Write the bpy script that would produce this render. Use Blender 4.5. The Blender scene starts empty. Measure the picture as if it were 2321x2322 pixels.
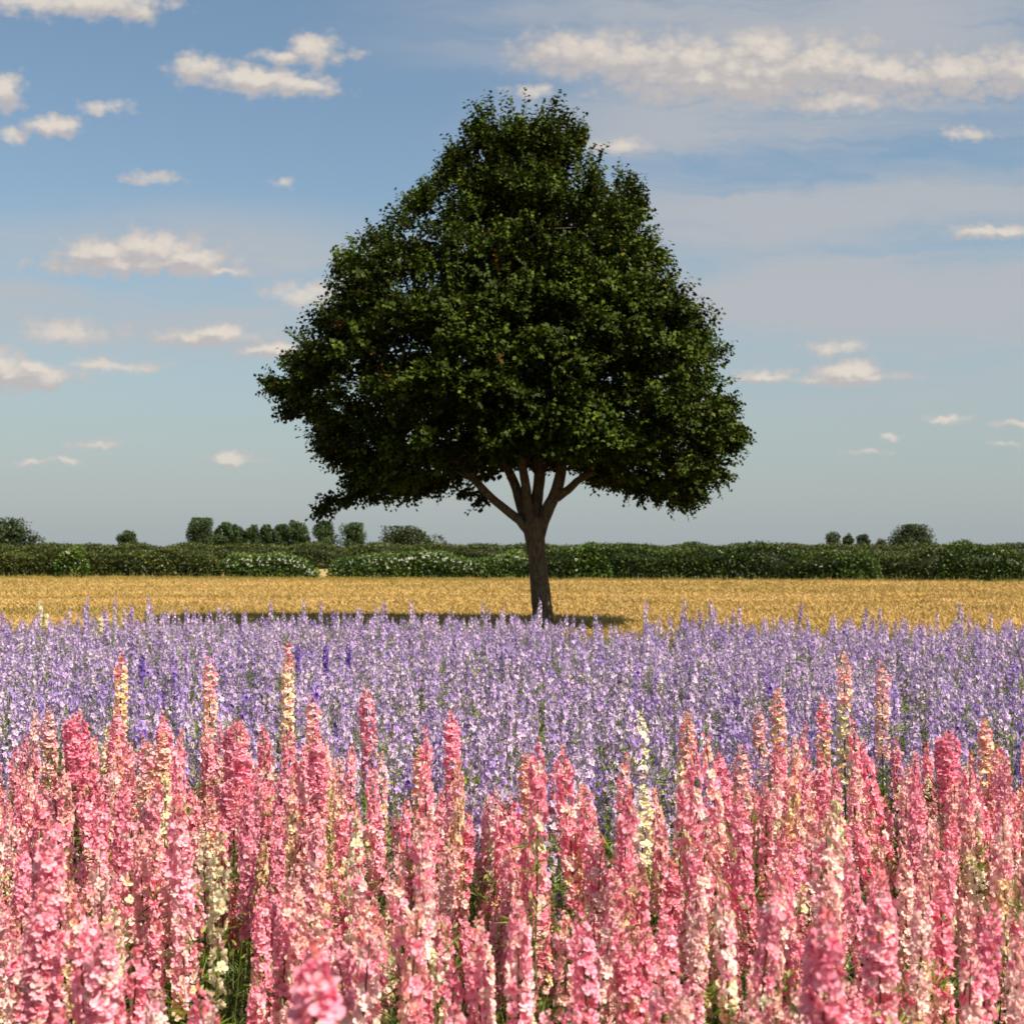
import bpy, math
import numpy as np
from mathutils import Vector, Matrix, Euler

R = math.radians
rng = np.random.default_rng(7)
sc = bpy.context.scene
COL = sc.collection

# ------------------------------------------------------------------ camera
F = 3300.0 / 2322.0                       # focal length / picture height
EYE = 1.9                                 # camera height above the ground
cam_d = bpy.data.cameras.new("camera")
cam = bpy.data.objects.new("camera", cam_d)
COL.objects.link(cam)
sc.camera = cam
cam.location = (0, 0, EYE)
cam.rotation_euler = (R(90), 0, 0)
cam_d.sensor_fit = 'AUTO'
cam_d.sensor_width = 36
cam_d.lens = 36 * F
cam_d.shift_y = 85.0 / 2322.0
cam_d.clip_start = 0.05
cam_d.clip_end = 12000
cam_d.dof.use_dof = True
cam_d.dof.focus_distance = 7.0
cam_d.dof.aperture_fstop = 7.0

# ------------------------------------------------------------------ light
SUN_EL, SUN_FRONT = R(52), R(38)          # sun to the right, a little towards the camera
sun_dir = Vector((math.cos(SUN_EL) * math.cos(SUN_FRONT), -math.cos(SUN_EL) * math.sin(SUN_FRONT), math.sin(SUN_EL)))
sun_d = bpy.data.lights.new("sun", 'SUN')
sun_d.energy = 5.0
sun_d.angle = R(0.5)
sun_d.color = (1.0, 0.93, 0.80)
sun = bpy.data.objects.new("sun", sun_d)
COL.objects.link(sun)
sun.rotation_euler = (-sun_dir).to_track_quat('-Z', 'Y').to_euler()

world = bpy.data.worlds.new("World")
sc.world = world
world.use_nodes = True
SKY_STRENGTH = 0.07
vs = sc.view_settings
vs.view_transform = 'Standard'
vs.look = 'None'
vs.gamma = 1
vs.exposure = 0.8
vs.use_curve_mapping = False
sc.cycles.max_bounces = 6
sc.cycles.diffuse_bounces = 3
sc.cycles.transmission_bounces = 3
sc.cycles.sample_clamp_indirect = 4
sc.cycles.use_denoising = True


class NT:
    """small helper to write node trees"""
    def __init__(self, tree):
        self.t = tree
        self.n = tree.nodes
        self.n.clear()

    def node(self, kind, **kw):
        nd = self.n.new(kind)
        for k, v in kw.items():
            setattr(nd, k, v)
        return nd

    def set(self, sock, v):
        if isinstance(v, bpy.types.NodeSocket):
            self.t.links.new(v, sock)
        elif v is not None:
            try:
                sock.default_value = v
            except Exception:
                sock.default_value = tuple(v) + (1.0,)

    def math(self, op, a, b=None, c=None, clamp=False):
        nd = self.node('ShaderNodeMath', operation=op, use_clamp=clamp)
        for i, v in enumerate((a, b, c)):
            if v is not None:
                self.set(nd.inputs[i], v)
        return nd.outputs[0]

    def vmath(self, op, a, b=None, c=None, scale=None):
        nd = self.node('ShaderNodeVectorMath', operation=op)
        for i, v in enumerate((a, b, c)):
            if v is not None:
                self.set(nd.inputs[i], v)
        if scale is not None:
            self.set(nd.inputs['Scale'], scale)
        return nd.outputs['Value'] if op in ('LENGTH', 'DOT_PRODUCT') else nd.outputs['Vector']

    def mix(self, fac, a, b, mode='MIX'):
        nd = self.node('ShaderNodeMix', data_type='RGBA', blend_type=mode)
        self.set(nd.inputs['Factor'], fac)
        self.set(nd.inputs['A'], a)
        self.set(nd.inputs['B'], b)
        return nd.outputs['Result']

    def ramp(self, v, lo, hi, a=0.0, b=1.0):
        nd = self.node('ShaderNodeMapRange', interpolation_type='SMOOTHSTEP')
        self.set(nd.inputs['Value'], v)
        nd.inputs['From Min'].default_value = lo
        nd.inputs['From Max'].default_value = hi
        nd.inputs['To Min'].default_value = a
        nd.inputs['To Max'].default_value = b
        return nd.outputs['Result']

    def noise(self, vec, scale, detail=3, rough=0.55, dist=0.0, colour=False):
        nd = self.node('ShaderNodeTexNoise')
        if vec is not None:
            self.set(nd.inputs['Vector'], vec)
        nd.inputs['Scale'].default_value = scale
        nd.inputs['Detail'].default_value = detail
        nd.inputs['Roughness'].default_value = rough
        nd.inputs['Distortion'].default_value = dist
        return nd.outputs['Color'] if colour else nd.outputs['Fac']

    def combine(self, x, y, z):
        nd = self.node('ShaderNodeCombineXYZ')
        for i, v in enumerate((x, y, z)):
            self.set(nd.inputs[i], v)
        return nd.outputs[0]

    def separate(self, v):
        nd = self.node('ShaderNodeSeparateXYZ')
        self.set(nd.inputs[0], v)
        return nd.outputs[0], nd.outputs[1], nd.outputs[2]


# clouds of the afternoon sky: azimuth and height as tangents, half width, half height, weight (1 solid .. 0 faint)
def _c(x, y, rx, ry, w=1.0):
    k = 1.202 / 3300.0
    return ((x - 965.5) * k, (1036.6 - y) * k, rx * k * 1.22, ry * k * 1.22, w)


CLOUDS = [_c(*a) for a in (
    (180, 6, 130, 24, .75), (255, 18, 40, 24, .7), (60, 0, 80, 24, .5),
    (485, 152, 85, 26, .95), (440, 146, 55, 26, .9), (560, 160, 75, 20, .75), (590, 95, 48, 26, .85), (565, 104, 85, 14, .7), (375, 132, 42, 28, .6),
    (8, 172, 40, 30, .85), (100, 238, 50, 18, .75), (18, 256, 42, 17, .45), (200, 206, 48, 14, .35),
    (200, 478, 85, 26, 1.), (280, 474, 100, 32, 1.), (355, 490, 66, 26, .95), (250, 496, 160, 22, .9), (410, 512, 60, 10, .5),
    (130, 628, 95, 22, .42), (395, 636, 100, 18, .55), (420, 626, 50, 15, .7), (520, 663, 58, 14, .8),
    (45, 712, 100, 24, .9), (60, 698, 45, 20, .95), (-10, 702, 60, 34, 1.), (205, 692, 100, 12, .42),
    (575, 552, 85, 26, .45), (430, 863, 40, 13, .8), (425, 868, 55, 9, .6), (120, 868, 30, 9, .6), (62, 871, 34, 8, .5), (180, 837, 46, 7, .4), (545, 343, 24, 12, .3), (290, 335, 50, 14, .22),
    (1430, 132, 200, 54, 1.), (1440, 108, 100, 44, 1.), (1545, 122, 120, 46, 1.), (1400, 155, 210, 34, 1.), (1090, 102, 105, 40, .72), (1190, 114, 100, 42, .75), (1290, 115, 100, 46, .85), (1330, 142, 160, 32, .9), (1660, 140, 120, 34, .85), (1790, 140, 150, 42, .74), (1910, 135, 100, 42, .7), (1580, 188, 130, 24, .5),
    (1600, 700, 62, 21, .95), (1600, 712, 98, 12, .75), (1440, 708, 55, 14, .6), (1580, 653, 58, 12, .5),
    (1880, 442, 95, 15, .55), (1170, 280, 50, 17, .4), (1820, 250, 45, 13, .28), (995, 172, 40, 14, .35),
    (1785, 797, 45, 8, .5), (1677, 822, 22, 8, .6), (1920, 802, 45, 7, .4), (1625, 850, 55, 6, .3), (1900, 838, 30, 7, .4))]


def build_sky():
    t = NT(world.node_tree)
    out = t.node('ShaderNodeOutputWorld')
    bg = t.node('ShaderNodeBackground')
    bg.inputs['Strength'].default_value = SKY_STRENGTH
    t.t.links.new(bg.outputs[0], out.inputs[0])
    sky = t.node('ShaderNodeTexSky', sky_type='NISHITA')
    sky.sun_disc = False
    sky.sun_elevation = SUN_EL
    sky.sun_rotation = math.atan2(sun_dir.x, sun_dir.y)
    sky.altitude = 20
    sky.air_density = 1.15
    sky.dust_density = 1.2
    sky.ozone_density = 2.2
    tc = t.node('ShaderNodeTexCoord').outputs['Generated']
    x, y, z = t.separate(tc)
    ys = t.math('MAXIMUM', y, 0.05)
    u = t.math('DIVIDE', x, ys)
    v = t.math('DIVIDE', z, ys)
    P = t.combine(u, v, 1.0)
    # ragged outlines: two scales of warp
    w1 = t.noise(P, 26, 3, .6, colour=True)
    w1 = t.vmath('SUBTRACT', w1, (.5, .5, .5))
    w2 = t.noise(P, 110, 4, .65, colour=True)
    w2 = t.vmath('SUBTRACT', w2, (.5, .5, .5))
    wp = t.vmath('MULTIPLY_ADD', w1, (.030, .014, 0), P)
    wp = t.vmath('MULTIPLY_ADD', w2, (.009, .007, 0), wp)

    def field(vec, items):
        d = None
        for (cu, cv, ru, rv, w) in items:
            q = t.vmath('MULTIPLY_ADD', vec, (1 / ru, 1 / rv, 0), (-cu / ru, -cv / rv, (1 - w) * 0.95))
            l = t.vmath('LENGTH', q)
            d = l if d is None else t.math('MINIMUM', d, l)
        return d
    d0 = field(wp, CLOUDS)
    big = [c for c in CLOUDS if c[4] >= .55]
    up = t.vmath('ADD', wp, (.003, .0065, 0))
    d1 = field(up, big)
    fine = t.noise(t.vmath('MULTIPLY', P, (1, 1.6, 1)), 75, 5, .62)
    dd = t.math('MULTIPLY_ADD', t.math('SUBTRACT', fine, .5), .5, d0)
    # billows: rounded puffs of two sizes
    def puffs(vec, s_):
        vo = t.node('ShaderNodeTexVoronoi', feature='SMOOTH_F1', voronoi_dimensions='2D')
        t.set(vo.inputs['Vector'], vec)
        vo.inputs['Scale'].default_value = s_
        vo.inputs['Smoothness'].default_value = .35
        return vo.outputs['Distance']
    q = t.vmath('MULTIPLY', t.vmath('MULTIPLY_ADD', w2, (.006, .006, 0), P), (1, 1.5, 1))
    pf = t.math('ADD', t.math('MULTIPLY', puffs(q, 62), .62), t.math('MULTIPLY', puffs(q, 150), .38))
    pf = t.math('SUBTRACT', pf, .46)
    dd = t.math('MULTIPLY_ADD', pf, .95, dd)
    mask = t.ramp(dd, 1.3, .38)
    # lit crown of a cloud: little cloud between it and the light above
    lit = t.ramp(t.math('SUBTRACT', t.math('MULTIPLY_ADD', t.math('SUBTRACT', fine, .5), .9, t.math('SUBTRACT', d1, d0)), t.math('MULTIPLY', pf, .55)), -.2, .6)
    solid = t.ramp(d0, .95, .25)
    lit = t.math('MULTIPLY', lit, t.ramp(d0, 1.05, .35, .25, 1.0))
    ccol = t.mix(lit, (4.2, 3.95, 3.95, 1), (6.3, 5.7, 5.0, 1))
    # towards the horizon the clouds fade into the air
    # high thin veils
    cx = t.vmath('MULTIPLY', t.vmath('MULTIPLY_ADD', w1, (.05, .02, 0), P), (1.5, 11.0, 1))
    rot = t.node('ShaderNodeVectorRotate', rotation_type='Z_AXIS')
    t.set(rot.inputs['Vector'], cx)
    rot.inputs['Angle'].default_value = R(4)
    ci = t.noise(rot.outputs[0], 2.3, 5, .55, .3)
    cirrus_where = field(P, [_c(1600, 480, 640, 260), _c(1450, 40, 620, 140), _c(1650, 250, 500, 120), _c(300, 530, 520, 130, .85), _c(1500, 250, 500, 160, .9)])
    cw = t.ramp(cirrus_where, 1.25, .35)
    # the rest of the sky, outside this view, carries the same kind of thin cloud
    away = t.math('MAXIMUM', t.ramp(t.math('ABSOLUTE', u), .42, .7), t.ramp(v, .42, .7))
    away = t.math('MAXIMUM', away, t.ramp(y, .3, .05))
    cz = t.vmath('MULTIPLY', tc, (2.2, 2.2, 7.0))
    gen = t.ramp(t.noise(cz, 1.7, 5, .6), .52, .72)
    cmask = t.math('MULTIPLY', t.ramp(ci, .28, .60), cw)
    cmask = t.math('MULTIPLY', cmask, .85)
    cmask = t.mix(away, cmask, t.math('MULTIPLY', gen, .55))
    base = t.mix(1.0, sky.outputs[0], (0.95, 0.97, .93, 1), 'MULTIPLY')
    # hazy, slightly green-grey air near the horizon, as the whole low sky shows
    el = t.math('MAXIMUM', z, 0.0)
    low = t.ramp(el, .26, -.03)
    base = t.mix(t.math('MULTIPLY', low, .8), base, (3.2, 3.7, 4.05, 1))
    c = t.mix(cmask, base, (3.95, 4.05, 4.25, 1))
    op = t.math('MULTIPLY', mask, t.math('SUBTRACT', 1.0, away))
    op = t.math('MULTIPLY', op, t.ramp(el, 0.0, .12, .6, .95))
    c = t.mix(op, c, ccol)
    t.set(bg.inputs['Color'], c)


build_sky()

# ------------------------------------------------------------------ materials
def new_mat(name):
    m = bpy.data.materials.new(name)
    m.use_nodes = True
    return m, NT(m.node_tree)


def leafy_material(name, trans=0.3, rough=0.5, spec=0.3, jitter=0.15, tint=(1, 1, 1), drift=False):
    """colour comes from the mesh attribute Col (the pigment of each petal or leaf)"""
    m, t = new_mat(name)
    out = t.node('ShaderNodeOutputMaterial')
    at = t.node('ShaderNodeAttribute', attribute_name='Col')
    oi = t.node('ShaderNodeObjectInfo')
    hsv = t.node('ShaderNodeHueSaturation')
    t.set(hsv.inputs['Color'], at.outputs['Color'])
    t.set(hsv.inputs['Value'], t.ramp(oi.outputs['Random'], 0, 1, 1 - jitter, 1 + jitter))
    wn = t.node('ShaderNodeTexWhiteNoise', noise_dimensions='1D')
    t.set(wn.inputs['W'], oi.outputs['Random'])
    t.set(hsv.inputs['Saturation'], t.ramp(wn.outputs['Value'], 0, 1, 1 - jitter, 1 + jitter * .6))
    col = t.mix(1.0, hsv.outputs[0], tuple(tint) + (1,), 'MULTIPLY')
    if drift:                       # ripeness of the crop changes in long drill-wise drifts
        pos = t.node('ShaderNodeNewGeometry').outputs['Position']
        n = t.noise(t.vmath('MULTIPLY', pos, (.05, .55, 0)), 1.0, 4, .6)
        col = t.mix(1.0, col, t.mix(t.ramp(n, .34, .66), (.74, .76, .62, 1), (1.14, 1.1, 1.12, 1)), 'MULTIPLY')
    p = t.node('ShaderNodeBsdfPrincipled')
    t.set(p.inputs['Base Color'], col)
    p.inputs['Roughness'].default_value = rough
    p.inputs['Specular IOR Level'].default_value = spec
    tr = t.node('ShaderNodeBsdfTranslucent')
    t.set(tr.inputs['Color'], col)
    mx = t.node('ShaderNodeMixShader')
    mx.inputs[0].default_value = trans
    t.t.links.new(p.outputs[0], mx.inputs[1])
    t.t.links.new(tr.outputs[0], mx.inputs[2])
    t.t.links.new(mx.outputs[0], out.inputs[0])
    return m


M_PETAL = leafy_material("petal", trans=.38, rough=.75, spec=.12, jitter=.09)
M_GREEN = leafy_material("stem_green", trans=.25, rough=.55, spec=.3, jitter=.2)
M_LIME = leafy_material("lime_leaf", trans=.14, rough=.6, spec=.1, jitter=0)
M_HEDGE = leafy_material("hedge_leaf", trans=.2, rough=.5, spec=.3, jitter=0)
M_STRAW = leafy_material("barley_straw", trans=.25, rough=.6, spec=.15, jitter=.06, drift=True)


def bark_material():
    m, t = new_mat("bark")
    out = t.node('ShaderNodeOutputMaterial')
    p = t.node('ShaderNodeBsdfPrincipled')
    pos = t.node('ShaderNodeNewGeometry').outputs['Position']
    st = t.vmath('MULTIPLY', pos, (1, 1, .22))
    a = t.noise(st, 34, 5, .65)
    b = t.noise(pos, 3.5, 4, .6)
    c = t.mix(t.ramp(a, .3, .7), (.042, .031, .020, 1), (.155, .120, .076, 1))
    c = t.mix(t.math('MULTIPLY', t.ramp(b, .52, .72), .45), c, (.17, .17, .085, 1))
    t.set(p.inputs['Base Color'], c)
    p.inputs['Roughness'].default_value = .85
    p.inputs['Specular IOR Level'].default_value = .2
    bp = t.node('ShaderNodeBump')
    bp.inputs['Strength'].default_value = 1
    bp.inputs['Distance'].default_value = .035
    t.set(bp.inputs['Height'], a)
    t.set(p.inputs['Normal'], bp.outputs[0])
    t.t.links.new(p.outputs[0], out.inputs[0])
    return m


M_BARK = bark_material()


def ground_material(name, ca, cb, scale, stretch=(1, 1, 1), bump=.3, fine=40):
    m, t = new_mat(name)
    out = t.node('ShaderNodeOutputMaterial')
    p = t.node('ShaderNodeBsdfPrincipled')
    pos = t.node('ShaderNodeNewGeometry').outputs['Position']
    a = t.noise(t.vmath('MULTIPLY', pos, stretch), scale, 5, .6)
    f = t.noise(pos, fine, 4, .7)
    k = t.math('ADD', t.math('MULTIPLY', a, .6), t.math('MULTIPLY', f, .4))
    t.set(p.inputs['Base Color'], t.mix(t.ramp(k, .35, .65), tuple(ca) + (1,), tuple(cb) + (1,)))
    p.inputs['Roughness'].default_value = .95
    p.inputs['Specular IOR Level'].default_value = .05
    bp = t.node('ShaderNodeBump')
    bp.inputs['Strength'].default_value = bump
    bp.inputs['Distance'].default_value = .05
    t.set(bp.inputs['Height'], f)
    t.set(p.inputs['Normal'], bp.outputs[0])
    t.t.links.new(p.outputs[0], out.inputs[0])
    return m


M_SOIL = ground_material("flower_bed_soil", (.035, .028, .016), (.07, .06, .03), 3)
M_GRASS = ground_material("margin_turf", (.14, .13, .03), (.30, .24, .07), 1.2, (1, 2, 1))
M_FAR = ground_material("stubble_ground", (.30, .21, .08), (.40, .28, .12), .15, (.4, 1, 1), fine=6)
M_CANOPY = ground_material("barley_floor", (.32, .20, .055), (.42, .27, .085), 1.5, (.4, 2, 1), .6)

# ------------------------------------------------------------------ mesh collector
class MB:
    def __init__(self):
        self.v, self.f, self.c, self.m, self.n = [], [], [], [], 0

    def add(self, v, f, c, m=0):
        """v (n,3); f (k,3|4) int; c (n,3) or (3,) pigment; m material slot"""
        v = np.asarray(v, float).reshape(-1, 3)
        f = np.asarray(f, int)
        c = np.asarray(c, float)
        if c.ndim == 1:
            c = np.tile(c, (len(v), 1))
        self.v.append(v)
        self.f.append(f + self.n)
        self.c.append(c)
        self.m.append(np.full(len(f), m))
        self.n += len(v)

    def merge(self, other, M=None):
        for v, f, c, m in zip(other.v, other.f, other.c, other.m):
            pass
        base = self.n
        for v, f, c, m in zip(other.v, other.f, other.c, other.m):
            vv = v if M is None else v @ M[:3, :3].T + M[:3, 3]
            self.v.append(vv)
            self.f.append(f + base)
            self.c.append(c)
            self.m.append(m)
            self.n += len(v)

    def mesh(self, name, mats, smooth=False):
        me = bpy.data.meshes.new(name)
        V = np.concatenate(self.v)
        C = np.concatenate(self.c)
        loops, starts, mi, pos = [], [], [], 0
        for f, m in zip(self.f, self.m):
            k = f.shape[1]
            loops.append(f.ravel())
            starts.append(pos + np.arange(len(f)) * k)
            pos += len(f) * k
            mi.append(m)
        L = np.concatenate(loops)
        S = np.concatenate(starts)
        me.vertices.add(len(V))
        me.vertices.foreach_set('co', V.ravel())
        me.loops.add(len(L))
        me.loops.foreach_set('vertex_index', L.astype(np.int32))
        me.polygons.add(len(S))
        me.polygons.foreach_set('loop_start', S.astype(np.int32))
        me.polygons.foreach_set('material_index', np.concatenate(mi).astype(np.int32))
        if smooth:
            me.polygons.foreach_set('use_smooth', np.ones(len(S), bool))
        at = me.attributes.new('Col', 'FLOAT_COLOR', 'POINT')
        at.data.foreach_set('color', np.c_[np.clip(C, 0, 1), np.ones(len(C))].astype(np.float32).ravel())
        for m in mats:
            me.materials.append(m)
        me.update(calc_edges=True)
        me.validate()
        return me


def link(name, data, parent=None, loc=None, **props):
    o = bpy.data.objects.new(name, data)
    COL.objects.link(o)
    if parent is not None:
        o.parent = parent
    if loc is not None:
        o.location = loc
    for k, v in props.items():
        o[k] = v
    return o


def thing(name, label, category, loc, group=None):
    o = link(name, None, loc=loc, label=label, category=category)
    o.empty_display_size = .2
    if group:
        o['group'] = group
    return o


def unit(a):
    a = np.asarray(a, float)
    return a / np.maximum(np.linalg.norm(a, axis=-1, keepdims=True), 1e-9)


def tube(mb, pts, rad, k=8, col=(.1, .1, .1), m=0, wob=0.0, r=rng):
    pts = np.asarray(pts, float)
    n = len(pts)
    tan = unit(np.gradient(pts, axis=0))
    ref = np.array([0.0, 1, 0]) if abs(tan[0][1]) < .9 else np.array([1.0, 0, 0])
    rings = []
    for i in range(n):
        a = unit(np.cross(tan[i], ref))
        b = np.cross(a, tan[i])
        ref = b * -1 if False else ref
        th = np.linspace(0, 2 * np.pi, k, endpoint=False)
        rr = rad[i] * (1 + wob * r.normal(size=k))
        rings.append(pts[i] + (np.cos(th) * rr)[:, None] * a + (np.sin(th) * rr)[:, None] * b)
    V = np.concatenate(rings)
    i = np.arange(n - 1)[:, None] * k
    j = np.arange(k)[None, :]
    j2 = (j + 1) % k
    Fq = np.stack([i + j, i + j2, i + k + j2, i + k + j], -1).reshape(-1, 4)
    mb.add(V, Fq, col, m)
    cap = np.stack([np.full(k - 2, (n - 1) * k), (n - 1) * k + np.arange(1, k - 1), (n - 1) * k + np.arange(2, k)], -1)
    mb.f.append(cap + mb.n - len(V))
    mb.m.append(np.full(len(cap), m))
    mb.v.append(np.zeros((0, 3)))
    mb.c.append(np.zeros((0, 3)))


def curve_pts(pts, n):
    """smooth resample through control points (Catmull-Rom)"""
    P = np.asarray(pts, float)
    P = np.vstack([2 * P[0] - P[1], P, 2 * P[-1] - P[-2]])
    out = []
    segs = len(P) - 3
    for s in np.linspace(0, segs - 1e-6, n):
        i = int(s)
        t = s - i
        p0, p1, p2, p3 = P[i:i + 4]
        out.append(.5 * (2 * p1 + (p2 - p0) * t + (2 * p0 - 5 * p1 + 4 * p2 - p3) * t * t + (3 * p1 - p0 - 3 * p2 + p3) * t ** 3))
    return np.array(out)


def leaves(mb, C, A, Nrm, L, W, col, m=0, fold=.18):
    """one folded diamond leaf per row; C base points, A directions, Nrm normals"""
    A = unit(A)
    Wv = unit(np.cross(A, Nrm))
    N2 = np.cross(Wv, A)
    L = np.broadcast_to(np.asarray(L, float), (len(C),))[:, None]
    W = np.broadcast_to(np.asarray(W, float), (len(C),))[:, None]
    v0 = C
    v1 = C + A * L * .42 + Wv * W * .5 + N2 * W * fold
    v2 = C + A * L
    v3 = C + A * L * .42 - Wv * W * .5 + N2 * W * fold
    V = np.stack([v0, v1, v2, v3], 1).reshape(-1, 3)
    b = np.arange(len(C))[:, None] * 4
    Ft = np.concatenate([b + [0, 1, 2], b + [0, 2, 3]])
    mb.add(V, Ft, np.repeat(col, 4, axis=0), m)


def rand_unit(r, n):
    return unit(r.normal(size=(n, 3)))


def spot(px, py, D):
    """ground position and height of a thing measured on the photograph at distance D"""
    return (px - 1160.5) / 3300 * D, D, EYE - (py - 1246) / 3300 * D


# ------------------------------------------------------------------ ground
def sheet(name, xs, ys, z, mat, zfun=None):
    mb = MB()
    X, Y = np.meshgrid(xs, ys)
    Z = np.full(X.shape, z) if zfun is None else zfun(X, Y)
    V = np.stack([X, Y, Z], -1).reshape(-1, 3)
    nx, ny = len(xs), len(ys)
    i = (np.arange(ny - 1)[:, None] * nx + np.arange(nx - 1)[None]).ravel()
    mb.add(V, np.stack([i, i + 1, i + nx + 1, i + nx], -1), (.3, .3, .3))
    o = link(name, mb.mesh(name, [mat]))
    return o


g = sheet("ground", [-4000, -200, 200, 4000], [-1500, -60, 200, 6000], 0, M_FAR)
g['kind'] = 'structure'
g = sheet("soil", np.linspace(-16, 16, 9), [-4, 10, 20.5], .004, M_SOIL)
g['kind'] = 'structure'


def hedge_y(x):
    """line of the front hedge: nearer on the right"""
    return 91 - .22 * x


def strip(name, y0f, y1f, z, mat, x0=-45, x1=45, n=31):
    mb = MB()
    xs = np.linspace(x0, x1, n)
    V = np.concatenate([np.c_[xs, [y0f(x) for x in xs], np.full(n, z)], np.c_[xs, [y1f(x) for x in xs], np.full(n, z)]])
    i = np.arange(n - 1)
    mb.add(V, np.stack([i, i + 1, i + n + 1, i + n], -1), (.3, .3, .3))
    o = link(name, mb.mesh(name, [mat]), kind='structure')
    return o


def barley_far(x):
    return 65 - .16 * x


strip("grass_verge", lambda x: 20.5, lambda x: 23.6, .008, M_GRASS)
strip("field_margin", lambda x: barley_far(x) - .5, lambda x: hedge_y(x) + 2.5, .008, M_GRASS)

# ------------------------------------------------------------------ blossoms and flower spikes
PINK, ROSE, SALMON, PEACH, CREAM, LILAC, PALE, VIOLET, BLUSH = 'pink rose salmon peach cream lilac pale violet blush'.split()
PIG = {
    PINK: ((.89, .165, .265), (.99, .50, .56)),
    ROSE: ((.87, .15, .27), (.97, .44, .53)),
    SALMON: ((.90, .36, .29), (.98, .64, .53)),
    PEACH: ((.90, .55, .29), (.96, .76, .50)),
    CREAM: ((.86, .72, .42), (.94, .87, .62)),
    BLUSH: ((.92, .42, .40), (.98, .70, .63)),
    LILAC: ((.33, .19, .55), (.62, .43, .76)),
    PALE: ((.49, .33, .57), (.90, .70, .83)),
    VIOLET: ((.13, .06, .34), (.24, .13, .48)),
}


def blossom(mb, r, kind, size=.034, double=True, simple=False):
    """one larkspur floret looking along +Z: cupped petals in two whorls round a small eye"""
    c0, c1 = (np.array(c) for c in PIG[kind])
    eye = np.array((.55, .52, .20)) if kind in (CREAM, PEACH, SALMON, BLUSH) else c0 * .8
    rings = [(5, 1.0, .06, .0), (4, .70, .38, .5), (2, .4, .8, .2)] if double else [(5, 1.0, .12, 0.)]
    if simple:
        rings = [(5, 1.0, .22, 0.), (2, .6, .6, .8)]
    shade = r.uniform(.2, .85)
    for (n, sc_, lift, tw) in rings:
        for i in range(n):
            a = 2 * np.pi * (i + tw) / n + r.normal() * .16
            L = size * .56 * sc_ * r.uniform(.82, 1.15)
            W = L * r.uniform(.85, 1.1)
            li = lift + r.normal() * .16
            d = np.array([math.cos(a), math.sin(a), 0])
            s = np.array([-math.sin(a), math.cos(a), 0])
            up = np.array([0, 0, 1.0])
            curl = r.normal() * .16
            col = c0 + (c1 - c0) * np.clip(shade + r.normal() * .12, 0, 1)
            tip = c0 + (c1 - c0) * min(1.25, shade + .35 + r.normal() * .1)
            P = [d * L * .06 - up * L * .1,
                 d * L * .45 + s * W * .42 + up * L * (li * .5 + .16),
                 d * L * .86 + s * W * .30 + up * L * (li + .06 + curl),
                 d * L * 1.0 + up * L * (li + curl - .05),
                 d * L * .86 - s * W * .30 + up * L * (li + .06 - curl),
                 d * L * .45 - s * W * .42 + up * L * (li * .5 + .16)]
            if simple:
                P = [P[0], P[1], P[3], P[5]]
                mb.add(P, [[0, 1, 2], [0, 2, 3]], [col, col, tip, col])
            else:
                mb.add(P, [[0, 1, 2], [0, 2, 3], [0, 3, 4], [0, 4, 5]], [col, col, tip, tip, tip, col])
    if not simple:
        for i in range(3):
            a = 2.1 * i
            q = np.array([math.cos(a), math.sin(a), 0]) * size * .09
            mb.add([q, q * -.3 + [0, 0, size * .2], -q * .5 + [0, 0, size * .03]], [[0, 1, 2]], eye)


def frame_from(z, r):
    z = unit(z)
    a = unit(np.cross(z, r.normal(size=3)))
    b = np.cross(z, a)
    M = np.eye(4)
    M[:3, 0], M[:3, 1], M[:3, 2] = a, b, z
    return M


def spike_layout(r, top, length, n, scheme, size, girth, lean=(0, 0)):
    """florets of one raceme: (matrix, scale, colour class); top is the tip of the raceme"""
    res = []
    for i in range(n):
        t = (i + r.uniform(0, .8)) / n                       # 0 tip .. 1 foot
        z = -length * t
        grow = min(1, .34 + t * 4.4)
        ang = i * 2.4 + r.normal() * .35
        rad = girth * grow * r.uniform(.75, 1.12)
        o = np.array([math.cos(ang), math.sin(ang), 0])
        pos = np.array(top) + [lean[0] * z, lean[1] * z, z] + o * rad
        face = o + np.array([0, 0, r.normal(.18, .18)]) + r.normal(size=3) * .14
        M = frame_from(face, r)
        s = grow * r.uniform(.85, 1.12)
        kind = scheme(t, r)
        if kind is None:
            continue
        M[:3, :3] *= s
        M[:3, 3] = pos
        res.append((M, s, kind))
    return res


def choose(*pairs):
    kinds = [p[0] for p in pairs]
    w = np.array([p[1] for p in pairs], float)
    w /= w.sum()
    return lambda r: kinds[r.choice(len(kinds), p=w)]


def scheme_two(a, b, cut, soft=.12, gap=0.0):
    def f(t, r):
        if gap and t > .55 and r.random() < gap:
            return None
        return a(r) if t + r.normal() * soft < cut else b(r)
    return f


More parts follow.
